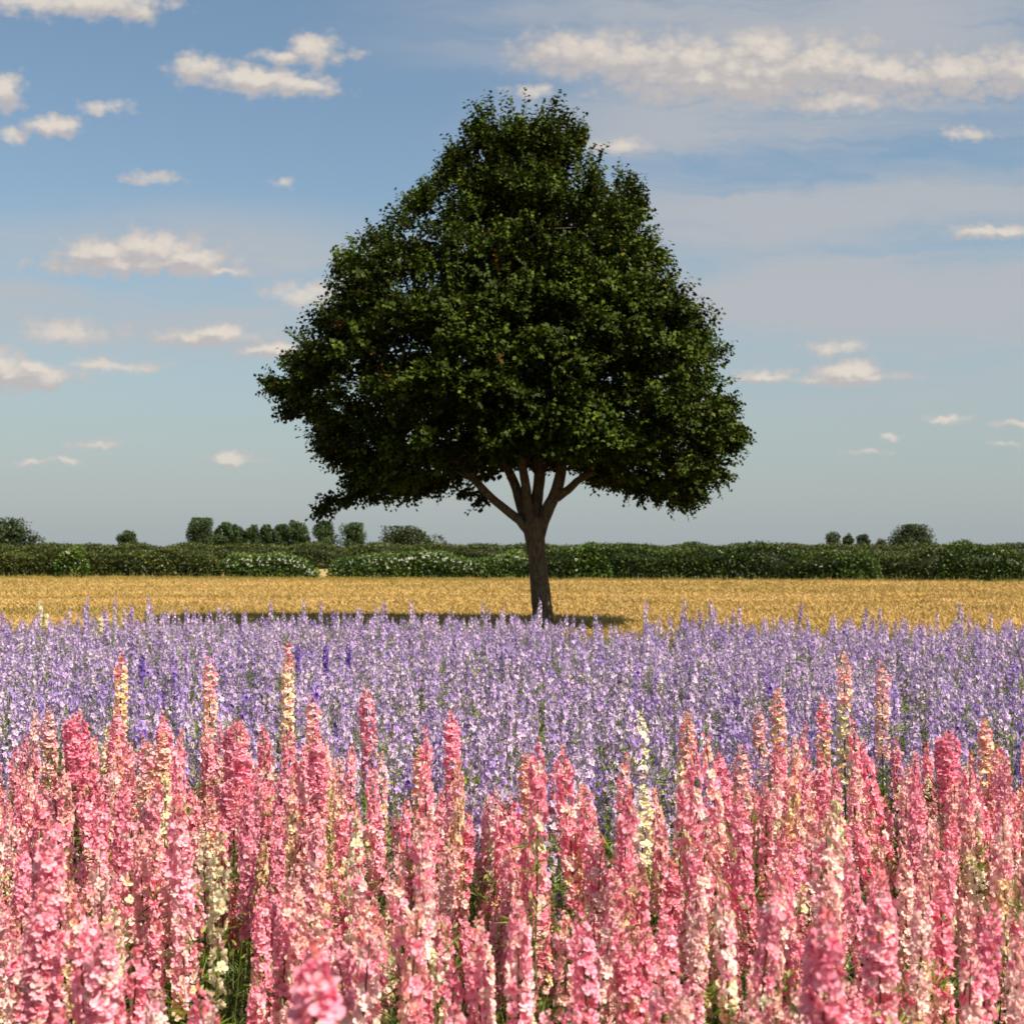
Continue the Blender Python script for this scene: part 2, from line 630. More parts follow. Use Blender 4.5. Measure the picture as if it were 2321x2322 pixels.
S_PINK = scheme_two(choose((PINK, 12), (BLUSH, 1.5)), choose((PINK, 6), (BLUSH, 4), (PEACH, 1.5), (CREAM, .7)), .6, gap=.12)
S_ROSE = scheme_two(choose((ROSE, 6), (PINK, 5)), choose((PINK, 9), (ROSE, 3)), .6)
S_PEACHY = scheme_two(choose((SALMON, 9), (PINK, 1)), choose((PEACH, 9), (SALMON, 1)), .24, .05, .12)
S_FADING = scheme_two(choose((BLUSH, 5), (PINK, 3)), choose((CREAM, 3), (BLUSH, 4), (PEACH, 2)), .48, .08, .15)
S_PALE = scheme_two(choose((BLUSH, 9), (PINK, 2)), choose((BLUSH, 8), (CREAM, 1.5)), .55, gap=.1)
S_CREAM = scheme_two(choose((CREAM, 1)), choose((CREAM, 9), (BLUSH, 1)), .5, gap=.12)
S_SALMON = scheme_two(choose((SALMON, 6), (PINK, 4)), choose((SALMON, 4), (BLUSH, 3), (PEACH, 3)), .45, gap=.15)
S_LILAC = scheme_two(choose((LILAC, 5), (PALE, 5)), choose((PALE, 7), (LILAC, 3.5)), .4, gap=.1)
S_PALELILAC = scheme_two(choose((PALE, 8), (LILAC, 2)), choose((PALE, 9), (LILAC, 1)), .5, gap=.1)
S_BLUEISH = scheme_two(choose((LILAC, 6), (VIOLET, 1.2)), choose((LILAC, 7), (PALE, 3), (VIOLET, .4)), .5)
S_VIOLET = scheme_two(choose((VIOLET, 1)), choose((VIOLET, 8), (LILAC, 1)), .5)

G_STEM = np.array((.11, .13, .03))
G_LEAF = np.array((.11, .16, .018))
G_BUD = np.array((.30, .32, .08))


def stem_mesh(r, H, x0=0, y0=0, col=G_STEM, rad=.0035):
    mb = MB()
    pts = [(0, 0, 0), (x0 * .3 + r.normal() * .01, y0 * .3, H * .35), (x0, y0, H * .75), (x0 * 1.2, y0 * 1.2, H - .01)]
    tube(mb, curve_pts(pts, 7), np.linspace(rad * 1.4, rad * .5, 7), 5, col)
    return mb


def feathery(r, H0, H1, n, spread=.10, L=.055):
    """thread-like larkspur leaves tufted along the stem between two heights, with seed pods and buds"""
    mb = MB()
    nt = max(3, n // 9)
    hs = np.sort(r.uniform(H0, H1, nt))
    C, A, col = [], [], []
    for h in hs:
        a = r.uniform(0, 2 * np.pi)
        d = np.array([math.cos(a), math.sin(a), .55])
        b = d * spread * r.uniform(.15, .55) * np.array([1, 1, .5]) + [0, 0, h]
        for k in range(9):
            C.append(b)
            A.append(unit(d * .9 + r.normal(size=3) * .75))
            col.append(G_LEAF * r.uniform(.6, 1.7) * (1, 1, r.uniform(.6, 1.3)))
    C, A, col = np.array(C), np.array(A), np.array(col)
    leaves(mb, C, A, r.normal(size=C.shape), r.uniform(.7, 1.5, len(C)) * L, .0042, col, 0, .05)
    return mb


def pods(mb, r, H0, H1, n, rad=.028):
    C = np.c_[r.normal(size=(n, 2)) * rad * .7, r.uniform(H0, H1, n)]
    A = np.c_[r.normal(size=(n, 2)), np.full(n, 1.2)]
    leaves(mb, C, A, r.normal(size=(n, 3)), .026, .011, np.tile(G_BUD, (n, 1)) * r.uniform(.6, 1.3, (n, 1)), 0, .4)


class Kind:
    """one variety of larkspur: shared meshes for its stem, foliage and raceme (or the raceme's florets one by one)"""
    def __init__(self, seed, H, length, n, scheme, size=.030, girth=.0175, side=1, simple=False, fol=170, double=True, green=1.0, bend=.03):
        r = self.r = np.random.default_rng(seed)
        self.H, self.scheme, self.size, self.simple = H, scheme, size, simple
        x0, y0 = r.normal() * bend, r.normal() * bend
        st = stem_mesh(r, H, x0, y0, G_STEM * (1, r.uniform(.75, 1.1), 1), .0032)
        top = (x0 * 1.2, y0 * 1.2, H)
        lay = spike_layout(r, top, length, n, scheme, size, girth, (x0 * .6 / H, y0 * .6 / H))
        for k in range(side):
            a = r.uniform(0, 6.28)
            d = np.array([math.cos(a), math.sin(a)])
            sl = length * r.uniform(.45, .75)
            off = r.uniform(.06, .12)
            h = H - length * r.uniform(.35, .75)
            tip = (x0 + d[0] * off, y0 + d[1] * off, h)
            lay += spike_layout(r, tip, sl, int(n * sl / length * .85), scheme, size * .95, girth * .85)
            tube(st, curve_pts([(x0 * .7, y0 * .7, h - sl - .12), (tip[0] * .8, tip[1] * .8, h - sl * .9), (tip[0], tip[1], h)], 6), np.linspace(.0026, .0014, 6), 4, G_STEM)
        self.layout = lay
        fo = feathery(r, H * .12, H - length * (.35 if simple else .55), fol)
        pods(fo, r, H - length * 1.3, H - length * .5, 18)
        # buds at the very tip
        nb = 10
        C = np.c_[r.normal(size=(nb, 2)) * .005, H - r.uniform(-.012, .05, nb)] + [top[0], top[1], 0]
        A = np.c_[r.normal(size=(nb, 2)) * .7, np.ones(nb)]
        k0 = np.array(PIG[scheme(0.0, r) or PINK][0]) * .8 + np.array((.05, .08, 0))
        leaves(fo, C, A, r.normal(size=(nb, 3)), .016, .010, np.tile(k0, (nb, 1)), 1, .5)
        self.stem_mb, self.fol_mb = st, fo
        pool = {}
        rac = MB()
        for (M, s, kd) in lay:
            if simple:
                b = MB()
                blossom(b, r, kd, size, double, True)
            else:
                key = (kd, int(r.integers(3)))
                if key not in pool:
                    pool[key] = MB()
                    blossom(pool[key], r, kd, size, double)
                b = pool[key]
            rac.merge(b, M)
        self.rac_mb = rac
        self.m_stem = st.mesh("stem", [M_GREEN], True)
        self.m_fol = fo.mesh("leaves", [M_GREEN, M_PETAL])
        self.m_rac = rac.mesh("florets", [M_PETAL])

    def whole(self):
        mb = MB()
        mb.merge(self.stem_mb)
        mb.merge(self.fol_mb)
        n = len(mb.m)
        mb.merge(self.rac_mb)
        for i in range(n, len(mb.m)):
            mb.m[i] = np.full(len(mb.m[i]), 1)
        return mb.mesh("whole_plant", [M_GREEN, M_PETAL])


FLORET = {}


def floret_mesh(kind, i, size):
    key = (kind, i)
    if key not in FLORET:
        mb = MB()
        blossom(mb, np.random.default_rng(900 + i * 17 + sum(map(ord, kind))), kind, .034)
        FLORET[key] = mb.mesh("floret", [M_PETAL])
    return FLORET[key]


def plant(name, kd, loc, height, rotz, tilt, label, category, group, singly=False, r=rng, wide=1.0):
    t = thing(name, label, category, loc, group)
    s = height / kd.H
    t.scale = (wide, wide, s)
    t.rotation_euler = (tilt[0], tilt[1], rotz)
    link("stem", kd.m_stem, t)
    link("leaves", kd.m_fol, t, kind='stuff')
    if singly:
        for (M, sc_, kind) in kd.layout:
            o = link("floret", floret_mesh(kind, int(r.integers(4)), kd.size), t)
            MM = Matrix(M.tolist())
            k = kd.size / .034
            o.matrix_local = MM @ Matrix.Diagonal((k, k, k / s, 1))
    else:
        link("florets", kd.m_rac, t, kind='stuff')
    return t


def scatter_object(name, meshes, P, rot, scl, idx, kind='stuff', extra=None):
    """one object whose points carry instances of the given meshes"""
    me = bpy.data.meshes.new(name)
    me.vertices.add(len(P))
    me.vertices.foreach_set('co', np.asarray(P, np.float32).ravel())
    a = me.attributes.new('rot', 'FLOAT_VECTOR', 'POINT')
    a.data.foreach_set('vector', np.asarray(rot, np.float32).ravel())
    a = me.attributes.new('scl', 'FLOAT_VECTOR', 'POINT')
    a.data.foreach_set('vector', np.asarray(scl, np.float32).ravel())
    a = me.attributes.new('idx', 'INT', 'POINT')
    a.data.foreach_set('value', np.asarray(idx, np.int32))
    src = bpy.data.collections.new(name + "_kinds")
    for i, m in enumerate(meshes):
        o = bpy.data.objects.new("%s_kind_%02d" % (name, i), m)
        src.objects.link(o)
    ob = link(name, me)
    ob['kind'] = kind
    ng = bpy.data.node_groups.new(name, 'GeometryNodeTree')
    ng.interface.new_socket("Geometry", in_out='INPUT', socket_type='NodeSocketGeometry')
    ng.interface.new_socket("Geometry", in_out='OUTPUT', socket_type='NodeSocketGeometry')
    n, l = ng.nodes, ng.links
    gi, go = n.new('NodeGroupInput'), n.new('NodeGroupOutput')
    ci = n.new('GeometryNodeCollectionInfo')
    ci.inputs['Collection'].default_value = src
    ci.inputs['Separate Children'].default_value = True
    ci.inputs['Reset Children'].default_value = True
    ip = n.new('GeometryNodeInstanceOnPoints')
    ip.inputs['Pick Instance'].default_value = True

    def named(nm, ty):
        q = n.new('GeometryNodeInputNamedAttribute')
        q.data_type = ty
        q.inputs['Name'].default_value = nm
        return q.outputs['Attribute']
    m2p = n.new('GeometryNodeMeshToPoints')
    l.new(gi.outputs[0], m2p.inputs['Mesh'])
    l.new(m2p.outputs[0], ip.inputs['Points'])
    l.new(ci.outputs[0], ip.inputs['Instance'])
    l.new(named('idx', 'INT'), ip.inputs['Instance Index'])
    e2r = n.new('FunctionNodeEulerToRotation')
    l.new(named('rot', 'FLOAT_VECTOR'), e2r.inputs[0])
    l.new(e2r.outputs[0], ip.inputs['Rotation'])
    l.new(named('scl', 'FLOAT_VECTOR'), ip.inputs['Scale'])
    l.new(ip.outputs[0], go.inputs[0])
    md = ob.modifiers.new("scatter", 'NODES')
    md.node_group = ng
    return ob


# ------------------------------------------------------------------ the lime tree
TREE = (.98, 26.4)                     # foot of the trunk
# crown outline in metres from the trunk line: height above ground, reach to the left, reach to the right
PX = 125.0


def lx(px1931):
    return (px1931 * 1.202 - 1160.5) / PX


def hz(py1931):
    return EYE - (py1931 * 1.202 - 1246) / PX


LEFT = [(178, 972), (205, 925), (245, 884), (290, 850), (345, 822), (385, 766), (440, 716), (480, 650), (520, 618), (560, 602), (600, 575),
        (640, 545), (670, 530), (705, 545), (738, 510), (760, 545), (800, 572), (840, 580), (870, 625), (900, 640), (925, 640), (945, 740), (960, 880)]
RIGHT = [(178, 985), (200, 1035), (240, 1078), (268, 1118), (325, 1120), (350, 1170), (378, 1225), (430, 1235), (480, 1252), (530, 1278), (580, 1325),
         (610, 1352), (660, 1368), (715, 1385), (760, 1388), (790, 1412), (810, 1412), (850, 1400), (880, 1372), (905, 1350), (930, 1320), (945, 1260), (960, 1080)]
LZ = np.array([hz(a) for a, b in LEFT])[::-1]
LXv = np.array([lx(b) for a, b in LEFT])[::-1] + .10
RZ = np.array([hz(a) for a, b in RIGHT])[::-1]
RXv = np.array([lx(b) for a, b in RIGHT])[::-1] - .08
BOT = [(500, 770), (560, 862), (600, 925), (640, 932), (700, 918), (740, 936), (800, 930), (840, 905), (880, 900), (920, 894), (960, 882), (1000, 876), (1040, 884), (1070, 896),
       (1100, 890), (1150, 912), (1200, 930), (1300, 940), (1340, 915), (1400, 870), (1430, 820)]
BX = np.array([lx(a) for a, b in BOT])
BZ = np.array([hz(b) for a, b in BOT]) + .04
AX = lx(990)                          # axis of the crown


def crown_reach(z, th):
    rl = AX - np.interp(z, LZ, LXv)
    rr = np.interp(z, RZ, RXv) - AX
    m = (rl + rr) / 2
    c, s = np.cos(th), np.sin(th)
    side = np.where(c > 0, rr, rl)
    return np.sqrt((side * c) ** 2 + (m * .74 * s) ** 2)


def build_lime():
    r = np.random.default_rng(21)
    t = thing("lime_tree", "lone broad lime tree with dense dark green crown standing in the barley", "tree", (TREE[0], TREE[1], 0))
    T0 = np.array([TREE[0], TREE[1], 0])

    def w(px, py, dy=0.0):             # a point of the wood, relative to the foot
        return np.array([(px - 1160.5) / PX, TREE[1] + dy, EYE - (py - 1246) / PX]) - T0
    # trunk
    mb = MB()
    cp = [w(1233, 1484), w(1229, 1384), w(1221, 1300), w(1215, 1241), w(1211, 1207), w(1212, 1172)]
    P = curve_pts(cp, 26)
    s = np.linspace(0, 1, 26)
    rad = np.interp(s, [0, .05, .2, .45, .7, .85, 1], [.30, .235, .185, .165, .175, .20, .19])
    tube(mb, P, rad, 18, (.1, .1, .1), wob=.018, r=r)
    link("trunk", mb.mesh("trunk", [M_BARK], True), t)
    # limbs
    limbs = [
        ([w(1203, 1212), w(1182, 1188, -.05), w(1121, 1138, -.25), w(1069, 1085, -.45), w(1010, 1020, -.7), w(930, 960, -.9), w(840, 900, -1.0)], .080, .025),
        ([w(1205, 1205), w(1190, 1170, .05), w(1170, 1110, .1), w(1140, 1040, .15), w(1080, 930, .3), w(1010, 800, .4), w(930, 690, .5)], .10, .025),
        ([w(1206, 1205, -.04), w(1200, 1160, -.1), w(1192, 1100, -.18), w(1184, 1040, -.3), w(1170, 920, -.6), w(1160, 760, -.8), w(1130, 600, -.8)], .095, .025),
        ([w(1212, 1200, .02), w(1214, 1150, .05), w(1220, 1080, .08), w(1221, 1000, .1), w(1212, 850, .1), w(1196, 650, .1), w(1190, 450, .1), w(1186, 310, 0)], .105, .02),
        ([w(1216, 1235), w(1230, 1180, 0), w(1252, 1130, -.05), w(1268, 1070, -.05), w(1275, 1000, 0), w(1300, 860, .2), w(1350, 720, .3), w(1400, 600, .3)], .12, .03),
        ([w(1262, 1130, -.05), w(1285, 1112, -.1), w(1315, 1086, -.2), w(1350, 1070, -.3), w(1430, 1040, -.5), w(1530, 990, -.7), w(1610, 960, -.8)], .070, .022),
        ([w(1212, 1190, .05), w(1222, 1120, .4), w(1240, 1020, .9), w(1260, 900, 1.6), w(1270, 800, 2.3)], .10, .03),
    ]
    allp = []
    for pts, r0, r1 in limbs:
        q = curve_pts(pts, 22)
        q[4:] += np.cumsum(r.normal(size=(18, 3)) * .012, axis=0)
        lm = MB()
        tube(lm, q, (r0 * (1 - np.linspace(0, 1, 22)) ** .7 + r1) * np.interp(np.arange(22), [0, 3], [.85, .88]), 12, (.1, .1, .1), wob=.02, r=r)
        link("limb", lm.mesh("limb", [M_BARK], True), t)
        allp.append(q[6:])
    A = np.concatenate(allp)
    # branches into the crown
    bm_ = MB()
    shoots_base = []
    for i in range(230):
        z = r.uniform(2.75, 9.3)
        th = r.uniform(0, 2 * np.pi)
        k = r.uniform(.5, .84)
        rc = crown_reach(np.array([z]), np.array([th]))[0] * k
        end = np.array([AX + rc * math.cos(th) - T0[0], rc * math.sin(th), z])
        if z < np.interp(end[0] + T0[0], BX, BZ) + .25:
            continue
        d = A - end
        cost = np.linalg.norm(d, axis=1) + 1.2 * np.maximum(0, A[:, 2] - end[2] + .4)
        st = A[int(np.argmin(cost + r.uniform(0, .5, len(A))))]
        mid = (st + end) / 2 + [0, 0, r.uniform(-.1, .25)] + r.normal(size=3) * .08
        q = curve_pts([st, mid, end], 8)
        L = np.linalg.norm(end - st)
        tube(bm_, q, np.linspace(.012 + .012 * L, .005, 8), 5, (.1, .1, .1))
        shoots_base.append(end)
    link("branches", bm_.mesh("branches", [M_BARK], True), t, kind='stuff')
    # leafy boughs: clumps over the crown's outside with hollows between
    C, D, S = [], [], []
    nb = 640
    for i in range(nb):
        z = 2.55 + (9.75 - 2.55) * r.beta(1.15, 1.5)
        th = r.uniform(0, 2 * np.pi)
        R0 = crown_reach(np.array([z]), np.array([th]))[0]
        k = 1 - abs(r.normal(0, .10)) - .03 + .05 * math.sin(z * 5.2 + 2 * math.sin(th * 3)) * math.sin(th * 4 + z)
        if r.random() < .25:
            k = r.uniform(.35, .85)
        rc = max(0, R0 * k - .10)
        ctr = np.array([AX + rc * math.cos(th), rc * math.sin(th), z])
        out = np.array([math.cos(th), math.sin(th), .45 + .10 * (z - 2.5)])
        C.append(ctr)
        D.append(unit(out))
        S.append(r.uniform(.29, .46) * (1 if z < 8.2 else .70))
    # boughs that stick out of the outline
    for px, py, dx, dz, n in ((505, 742, -1, .1, 1), (520, 742, -1, .15, 3), (545, 762, -1, .1, 3), (600, 852, -1, .25, 3), (640, 935, -1, -.1, 2), (610, 948, -1, -.25, 1), (580, 962, -1, -.2, 1), (672, 912, -1, -.3, 2), (720, 915, -.8, -.4, 2), (775, 918, -.5, -.7, 2),
                              (800, 930, -.4, -.9, 1), (745, 935, -.6, -.6, 1), (860, 900, -.2, -.8, 2), (1400, 808, 1, .2, 2), (1385, 830, 1, .2, 3), (1370, 870, 1, .1, 2), (1290, 935, .8, -.3, 3), (1320, 915, .9, -.2, 3), (1230, 925, .5, -.6, 2),
                              (1180, 915, .3, -.7, 1), (1140, 900, .1, -.7, 2), (976, 212, 0, 1, 1), (1004, 228, .1, 1, 1), (940, 240, -.1, 1, 1), (1032, 236, .2, 1, 1), (885, 248, -.4, 1, 1), (962, 236, 0, 1, 1), (905, 935, -.5, .3, 1), (538, 665, -1, .3, 2)):
        for k in range(n):
            C.append(np.array([lx(px), r.normal() * .35, hz(py)]) - np.array([dx, 0, dz]) * .36 + r.normal(size=3) * (.10 if n > 1 else .04))
            D.append(unit(np.array([dx, r.normal() * .3, dz])))
            S.append(.26 if n > 1 else .15)
    # leafy shoots breaking the outline all round
    for i in range(460):
        z = r.uniform(2.9, 9.7)
        th = r.choice([0, math.pi]) + r.normal() * .4 if i % 4 else r.uniform(0, 6.28)
        rc = crown_reach(np.array([z]), np.array([th]))[0] * r.uniform(.88, .98) - .12
        C.append(np.array([AX + rc * math.cos(th), rc * math.sin(th), z]))
        D.append(unit(np.array([math.cos(th), math.sin(th), .5 + max(0, z - 4) * .6])) * 1.6)
        S.append(.12)
    # larger sprays standing proud of the crown in loose tiers
    for i in range(150):
        z = r.uniform(2.9, 9.3)
        th = r.choice([0, math.pi]) + r.normal() * .35 if i % 3 else r.uniform(0, 6.28)
        rc = crown_reach(np.array([z]), np.array([th]))[0] * r.uniform(.88, .95) - .10
        C.append(np.array([AX + rc * math.cos(th), rc * math.sin(th), z]))
        D.append(unit(np.array([math.cos(th), math.sin(th), .15 + max(0, z - 5) * .30])))
        S.append(.18)
    C, D, S = np.array(C), np.array(D), np.array(S)
    per = np.where(S < .13, 2, np.where(S < .2, 11, (S / .42) ** 2 * 32 + 10)).astype(int)
    ci = np.repeat(np.arange(len(C)), per)
    n = len(ci)
    off = unit(r.normal(size=(n, 3)) + D[ci] * .65) * (r.uniform(.1, 1, (n, 1)) ** .5) * S[ci][:, None] * [1.1, 1.1, .52]
    base = C[ci] + off
    sd = unit(off / S[ci][:, None] * .8 + D[ci] + r.normal(size=(n, 3)) * .35 + np.array([0, 0, .25]) + np.where(base[:, 2:3] > 7.6, 1.0, 0) * np.array([0, 0, 1]) - np.where(base[:, 2:3] < 3.4, 1.0, 0) * np.array([0, 0, .7]))
    # inner fill so that the crown is opaque
    m = 5200
    z = 3.0 + 6.2 * r.beta(1.1, 1.6, m)
    th = r.uniform(0, 2 * np.pi, m)
    rc = crown_reach(z, th) * r.uniform(.1, .84, m)
    base = np.concatenate([base, np.c_[AX + rc * np.cos(th), rc * np.sin(th), z]])
    sd = np.concatenate([sd, unit(np.c_[np.cos(th), np.sin(th), np.full(m, .6)] + r.normal(size=(m, 3)) * .6)])
    base[:, 0] -= T0[0]
    nS = len(base)
    SL = r.uniform(.20, .42, nS)
    nl = 11
    SL[:n] *= np.where(S[ci] == .12, 1.45, 1.0)
    # keep everything inside the outline (shoot tips excepted)
    tipp = base + sd * SL[:, None] * .8
    zz = np.clip(tipp[:, 2], LZ[0], LZ[-1])
    xx = tipp[:, 0] + T0[0]
    over = (xx < np.interp(zz + .15, LZ, LXv) + .27) | (xx > np.interp(zz + .15, RZ, RXv) - .25) | (tipp[:, 2] > LZ[-1] - .6)
    over |= np.hypot(xx - AX, tipp[:, 1]) > crown_reach(zz, np.arctan2(tipp[:, 1], xx - AX)) + .1
    protect = np.zeros(nS, bool)
    protect[:n] = ci >= nb
    keep = ~over | protect
    loose_tuft = np.zeros(nS, bool)
    loose_tuft[:n] = (S[ci] == .15)
    # hollows between the boughs
    for i in range(95):
        hz_ = 2.9 + 6.3 * r.beta(1.1, 1.4)
        ht = r.uniform(0, 6.28)
        hr = crown_reach(np.array([hz_]), np.array([ht]))[0] * r.uniform(.86, .98)
        hc = np.array([AX + hr * math.cos(ht) - T0[0], hr * math.sin(ht), hz_])
        hs = r.uniform(.24, .52)
        keep &= (np.linalg.norm((tipp - hc) * [1, 1, 1.35], axis=1) > hs) | protect
    # underside of the crown: open round the forking limbs
    under = np.interp(xx, BX, BZ) + np.where(np.hypot(xx - AX, tipp[:, 1]) < 1.1, .12, 0)
    keep &= (np.minimum(tipp[:, 2], base[:, 2]) > under) | (protect & (tipp[:, 2] > under - .3)) | loose_tuft
    base, sd, SL = base[keep], sd[keep], SL[keep]
    nS = len(base)
    f = np.tile((np.arange(nl) + .5) / nl, nS)
    ii = np.repeat(np.arange(nS), nl)
    droop = f ** 2 * .25
    pos = base[ii] + sd[ii] * (f * SL[ii])[:, None] + np.c_[np.zeros(len(f)), np.zeros(len(f)), -droop * SL[ii] * np.where(sd[ii][:, 2] > .75, 0, 1)]
    sidev = unit(np.cross(sd, r.normal(size=(nS, 3))))[ii] * np.where(np.tile(np.arange(nl) % 2, nS) == 0, 1, -1)[:, None]
    a = unit(sd[ii] * .55 + sidev + r.normal(size=pos.shape) * .35 + [0, 0, -.35])
    nrm = unit(np.array([0, 0, .9]) + (r.normal(size=(nS, 3)) * .45)[ii] + r.normal(size=pos.shape) * .3 + sd[ii] * .4)
    L = r.uniform(.085, .128, len(pos)) * (1 - .3 * f)
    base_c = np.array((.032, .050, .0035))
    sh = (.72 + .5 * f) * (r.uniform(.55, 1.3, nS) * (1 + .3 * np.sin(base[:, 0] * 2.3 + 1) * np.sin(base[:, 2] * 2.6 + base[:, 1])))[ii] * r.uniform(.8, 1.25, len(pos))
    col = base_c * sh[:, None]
    yel = r.random(len(pos)) < .06
    col[yel] = np.array((.12, .13, .010)) * r.uniform(.6, 1.15, (yel.sum(), 1))
    brn = r.random(nS)[ii] < .004
    col[brn] = np.array((.12, .06, .015)) * r.uniform(.6, 1.1, (brn.sum(), 1))
    cm = MB()
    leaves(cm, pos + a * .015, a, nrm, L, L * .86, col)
    # pale flower bracts hanging under the shoots
    nbk = 7000
    j = r.integers(0, len(pos), nbk)
    leaves(cm, pos[j], unit(r.normal(size=(nbk, 3)) + [0, 0, -.6]), r.normal(size=(nbk, 3)), .06, .014, np.tile((.26, .25, .05), (nbk, 1)) * r.uniform(.6, 1.1, (nbk, 1)))
    # the shoots themselves
    C4 = base
    leaves(cm, C4, sd, r.normal(size=C4.shape), SL, .010, np.tile((.06, .05, .02), (nS, 1)))
    link("crown", cm.mesh("crown", [M_LIME]), t, kind='stuff')
    # small leafy twigs on the bare limbs
    print("lime leaves", len(pos))
    return t


build_lime()

# ------------------------------------------------------------------ barley
def barley_clump(seed, n, w, h, green=0.0):
    r = np.random.default_rng(seed)
    mb = MB()
    C = np.c_[r.uniform(-w, w, n), r.uniform(-w, w, n), np.full(n, 0.0)]
    A = np.c_[r.normal(size=(n, 2)) * .22, np.ones(n)]
    hh = h * r.uniform(.75, 1.05, n)
    c0 = np.array((.50, .33, .105)) * (1 - green) + np.array((.30, .27, .06)) * green
    col = c0 * r.uniform(.8, 1.15, (n, 1)) * np.c_[np.ones(n), r.uniform(.9, 1.06, n), r.uniform(.7, 1.3, n)]
    leaves(mb, C, A, r.normal(size=(n, 3)), hh, .011, col, 0, .05)
    # nodding ears with awns
    tip = C + unit(A) * hh[:, None] * .93
    d = np.c_[r.normal(size=(n, 2)) * .8 + [-.35, 0], r.uniform(-.1, .9, n)]
    ear = np.array((.54, .36, .12)) * (1 - green * .5)
    leaves(mb, tip, d, r.normal(size=(n, 3)), r.uniform(.09, .15, n), .018, ear * r.uniform(.85, 1.1, (n, 1)), 0, .3)
    return mb.mesh("barley_clump", [M_STRAW])


def grass_clump(seed, n, w, h, c0, thin=.010):
    r = np.random.default_rng(seed)
    mb = MB()
    C = np.c_[r.uniform(-w, w, n), r.uniform(-w, w, n), np.zeros(n)]
    A = np.c_[r.normal(size=(n, 2)) * .4, np.ones(n)]
    col = np.array(c0) * r.uniform(.55, 1.35, (n, 1)) * np.c_[r.uniform(.85, 1.25, n), np.ones(n), r.uniform(.6, 1.2, n)]
    leaves(mb, C, A, r.normal(size=(n, 3)), h * r.uniform(.5, 1.1, n), thin, col, 0, .05)
    return mb.mesh("grass_clump", [M_STRAW])


BH = .50


def build_barley():
    r = np.random.default_rng(5)
    clumps = [barley_clump(40 + i, 160, .32, BH) for i in range(5)] + [barley_clump(50 + i, 160, .32, BH, .5) for i in range(2)]
    P, rot, scl, idx = [], [], [], []
    y = 23.4
    while y < 69:
        half = (.36 * y + 2.5)
        step = .40 if y < 34 else (.46 if y < 46 else .54)
        n = int(2 * half / step)
        xs = np.linspace(-half, half, n) + r.uniform(-.18, .18, n)
        ys = y + r.uniform(-.16, .16, n)
        keep = ys < barley_far(xs)
        keep &= np.hypot(xs - TREE[0], ys - TREE[1]) > .45
        xs, ys = xs[keep], ys[keep]
        P.append(np.c_[xs, ys, np.full(len(xs), .01)])
        hgt = 1 + .05 * np.sin(xs * .21 + ys * .5) + .07 * np.sin(ys * 1.15 + .4 * np.sin(xs * .15)) + r.normal(size=len(xs)) * .025
        wid = step / .40
        scl.append(np.c_[np.full(len(xs), wid), np.full(len(xs), wid), hgt * (.86 if y < 24.4 else 1)])
        rot.append(np.c_[np.zeros(len(xs)), np.zeros(len(xs)), r.uniform(-.6, .6, len(xs))])
        gp = np.clip((25.5 - ys) * .35, 0, .7) + (np.sin(ys * 1.35 + .3 * np.sin(xs * .3)) > .93) * .5
        i = r.integers(0, 5, len(xs))
        gi = r.random(len(xs)) < gp
        i[gi] = r.integers(5, 7, gi.sum())
        idx.append(i)
        y += step * .85
    o = scatter_object("barley", clumps, np.concatenate(P), np.concatenate(rot), np.concatenate(scl), np.concatenate(idx))
    o['label'] = "ripe golden barley standing between the flowers and the hedge"
    strip("barley_field", lambda x: 23.3, barley_far, .012, M_CANOPY)
    # closer grass of the verge and of the margin under the hedge
    P, S = [], []
    n = 2600
    xs = r.uniform(-11, 11, n)
    P.append(np.c_[xs, r.uniform(20.6, 23.3, n), np.zeros(n)])
    S.append(np.full(n, 1.0))
    n = 8500
    xs = r.uniform(-36, 36, n)
    ya, yb = barley_far(xs), hedge_y(xs) - .5
    ys = ya + (yb - ya) * r.uniform(0, 1, n) ** .75
    P.append(np.c_[xs, ys, np.zeros(n)])
    S.append(r.uniform(.45, .8, n) * (1.0 + .4 * (ys > yb - 2)))
    P = np.concatenate(P)
    S = np.concatenate(S)
    gr = [grass_clump(70, 46, .32, .20, (.19, .18, .04), .014), grass_clump(71, 46, .32, .24, (.36, .29, .07), .014), grass_clump(72, 40, .3, .26, (.40, .27, .09), .014)]
    idx = np.where(P[:, 1] < 30, r.integers(0, 2, len(P)), r.choice(3, len(P), p=[.3, .45, .25]))
    o = scatter_object("meadow_grass", gr, P, np.c_[np.zeros(len(P)), np.zeros(len(P)), r.uniform(0, 6.28, len(P))], np.c_[S, S, S], idx)
    o['label'] = "rough grass along the flower bed and below the hedge"


build_barley()

# ------------------------------------------------------------------ hedges and far trees
def bumps(r, n, amp, wave):
    ph = r.uniform(0, 6.28, n)
    k = r.uniform(.6, 1.6, n) * wave
    a = r.uniform(.4, 1, n) * amp / n * 1.6
    return lambda x: sum(a_ * np.sin(k_ * x + p_) for a_, k_, p_ in zip(a, k, ph))


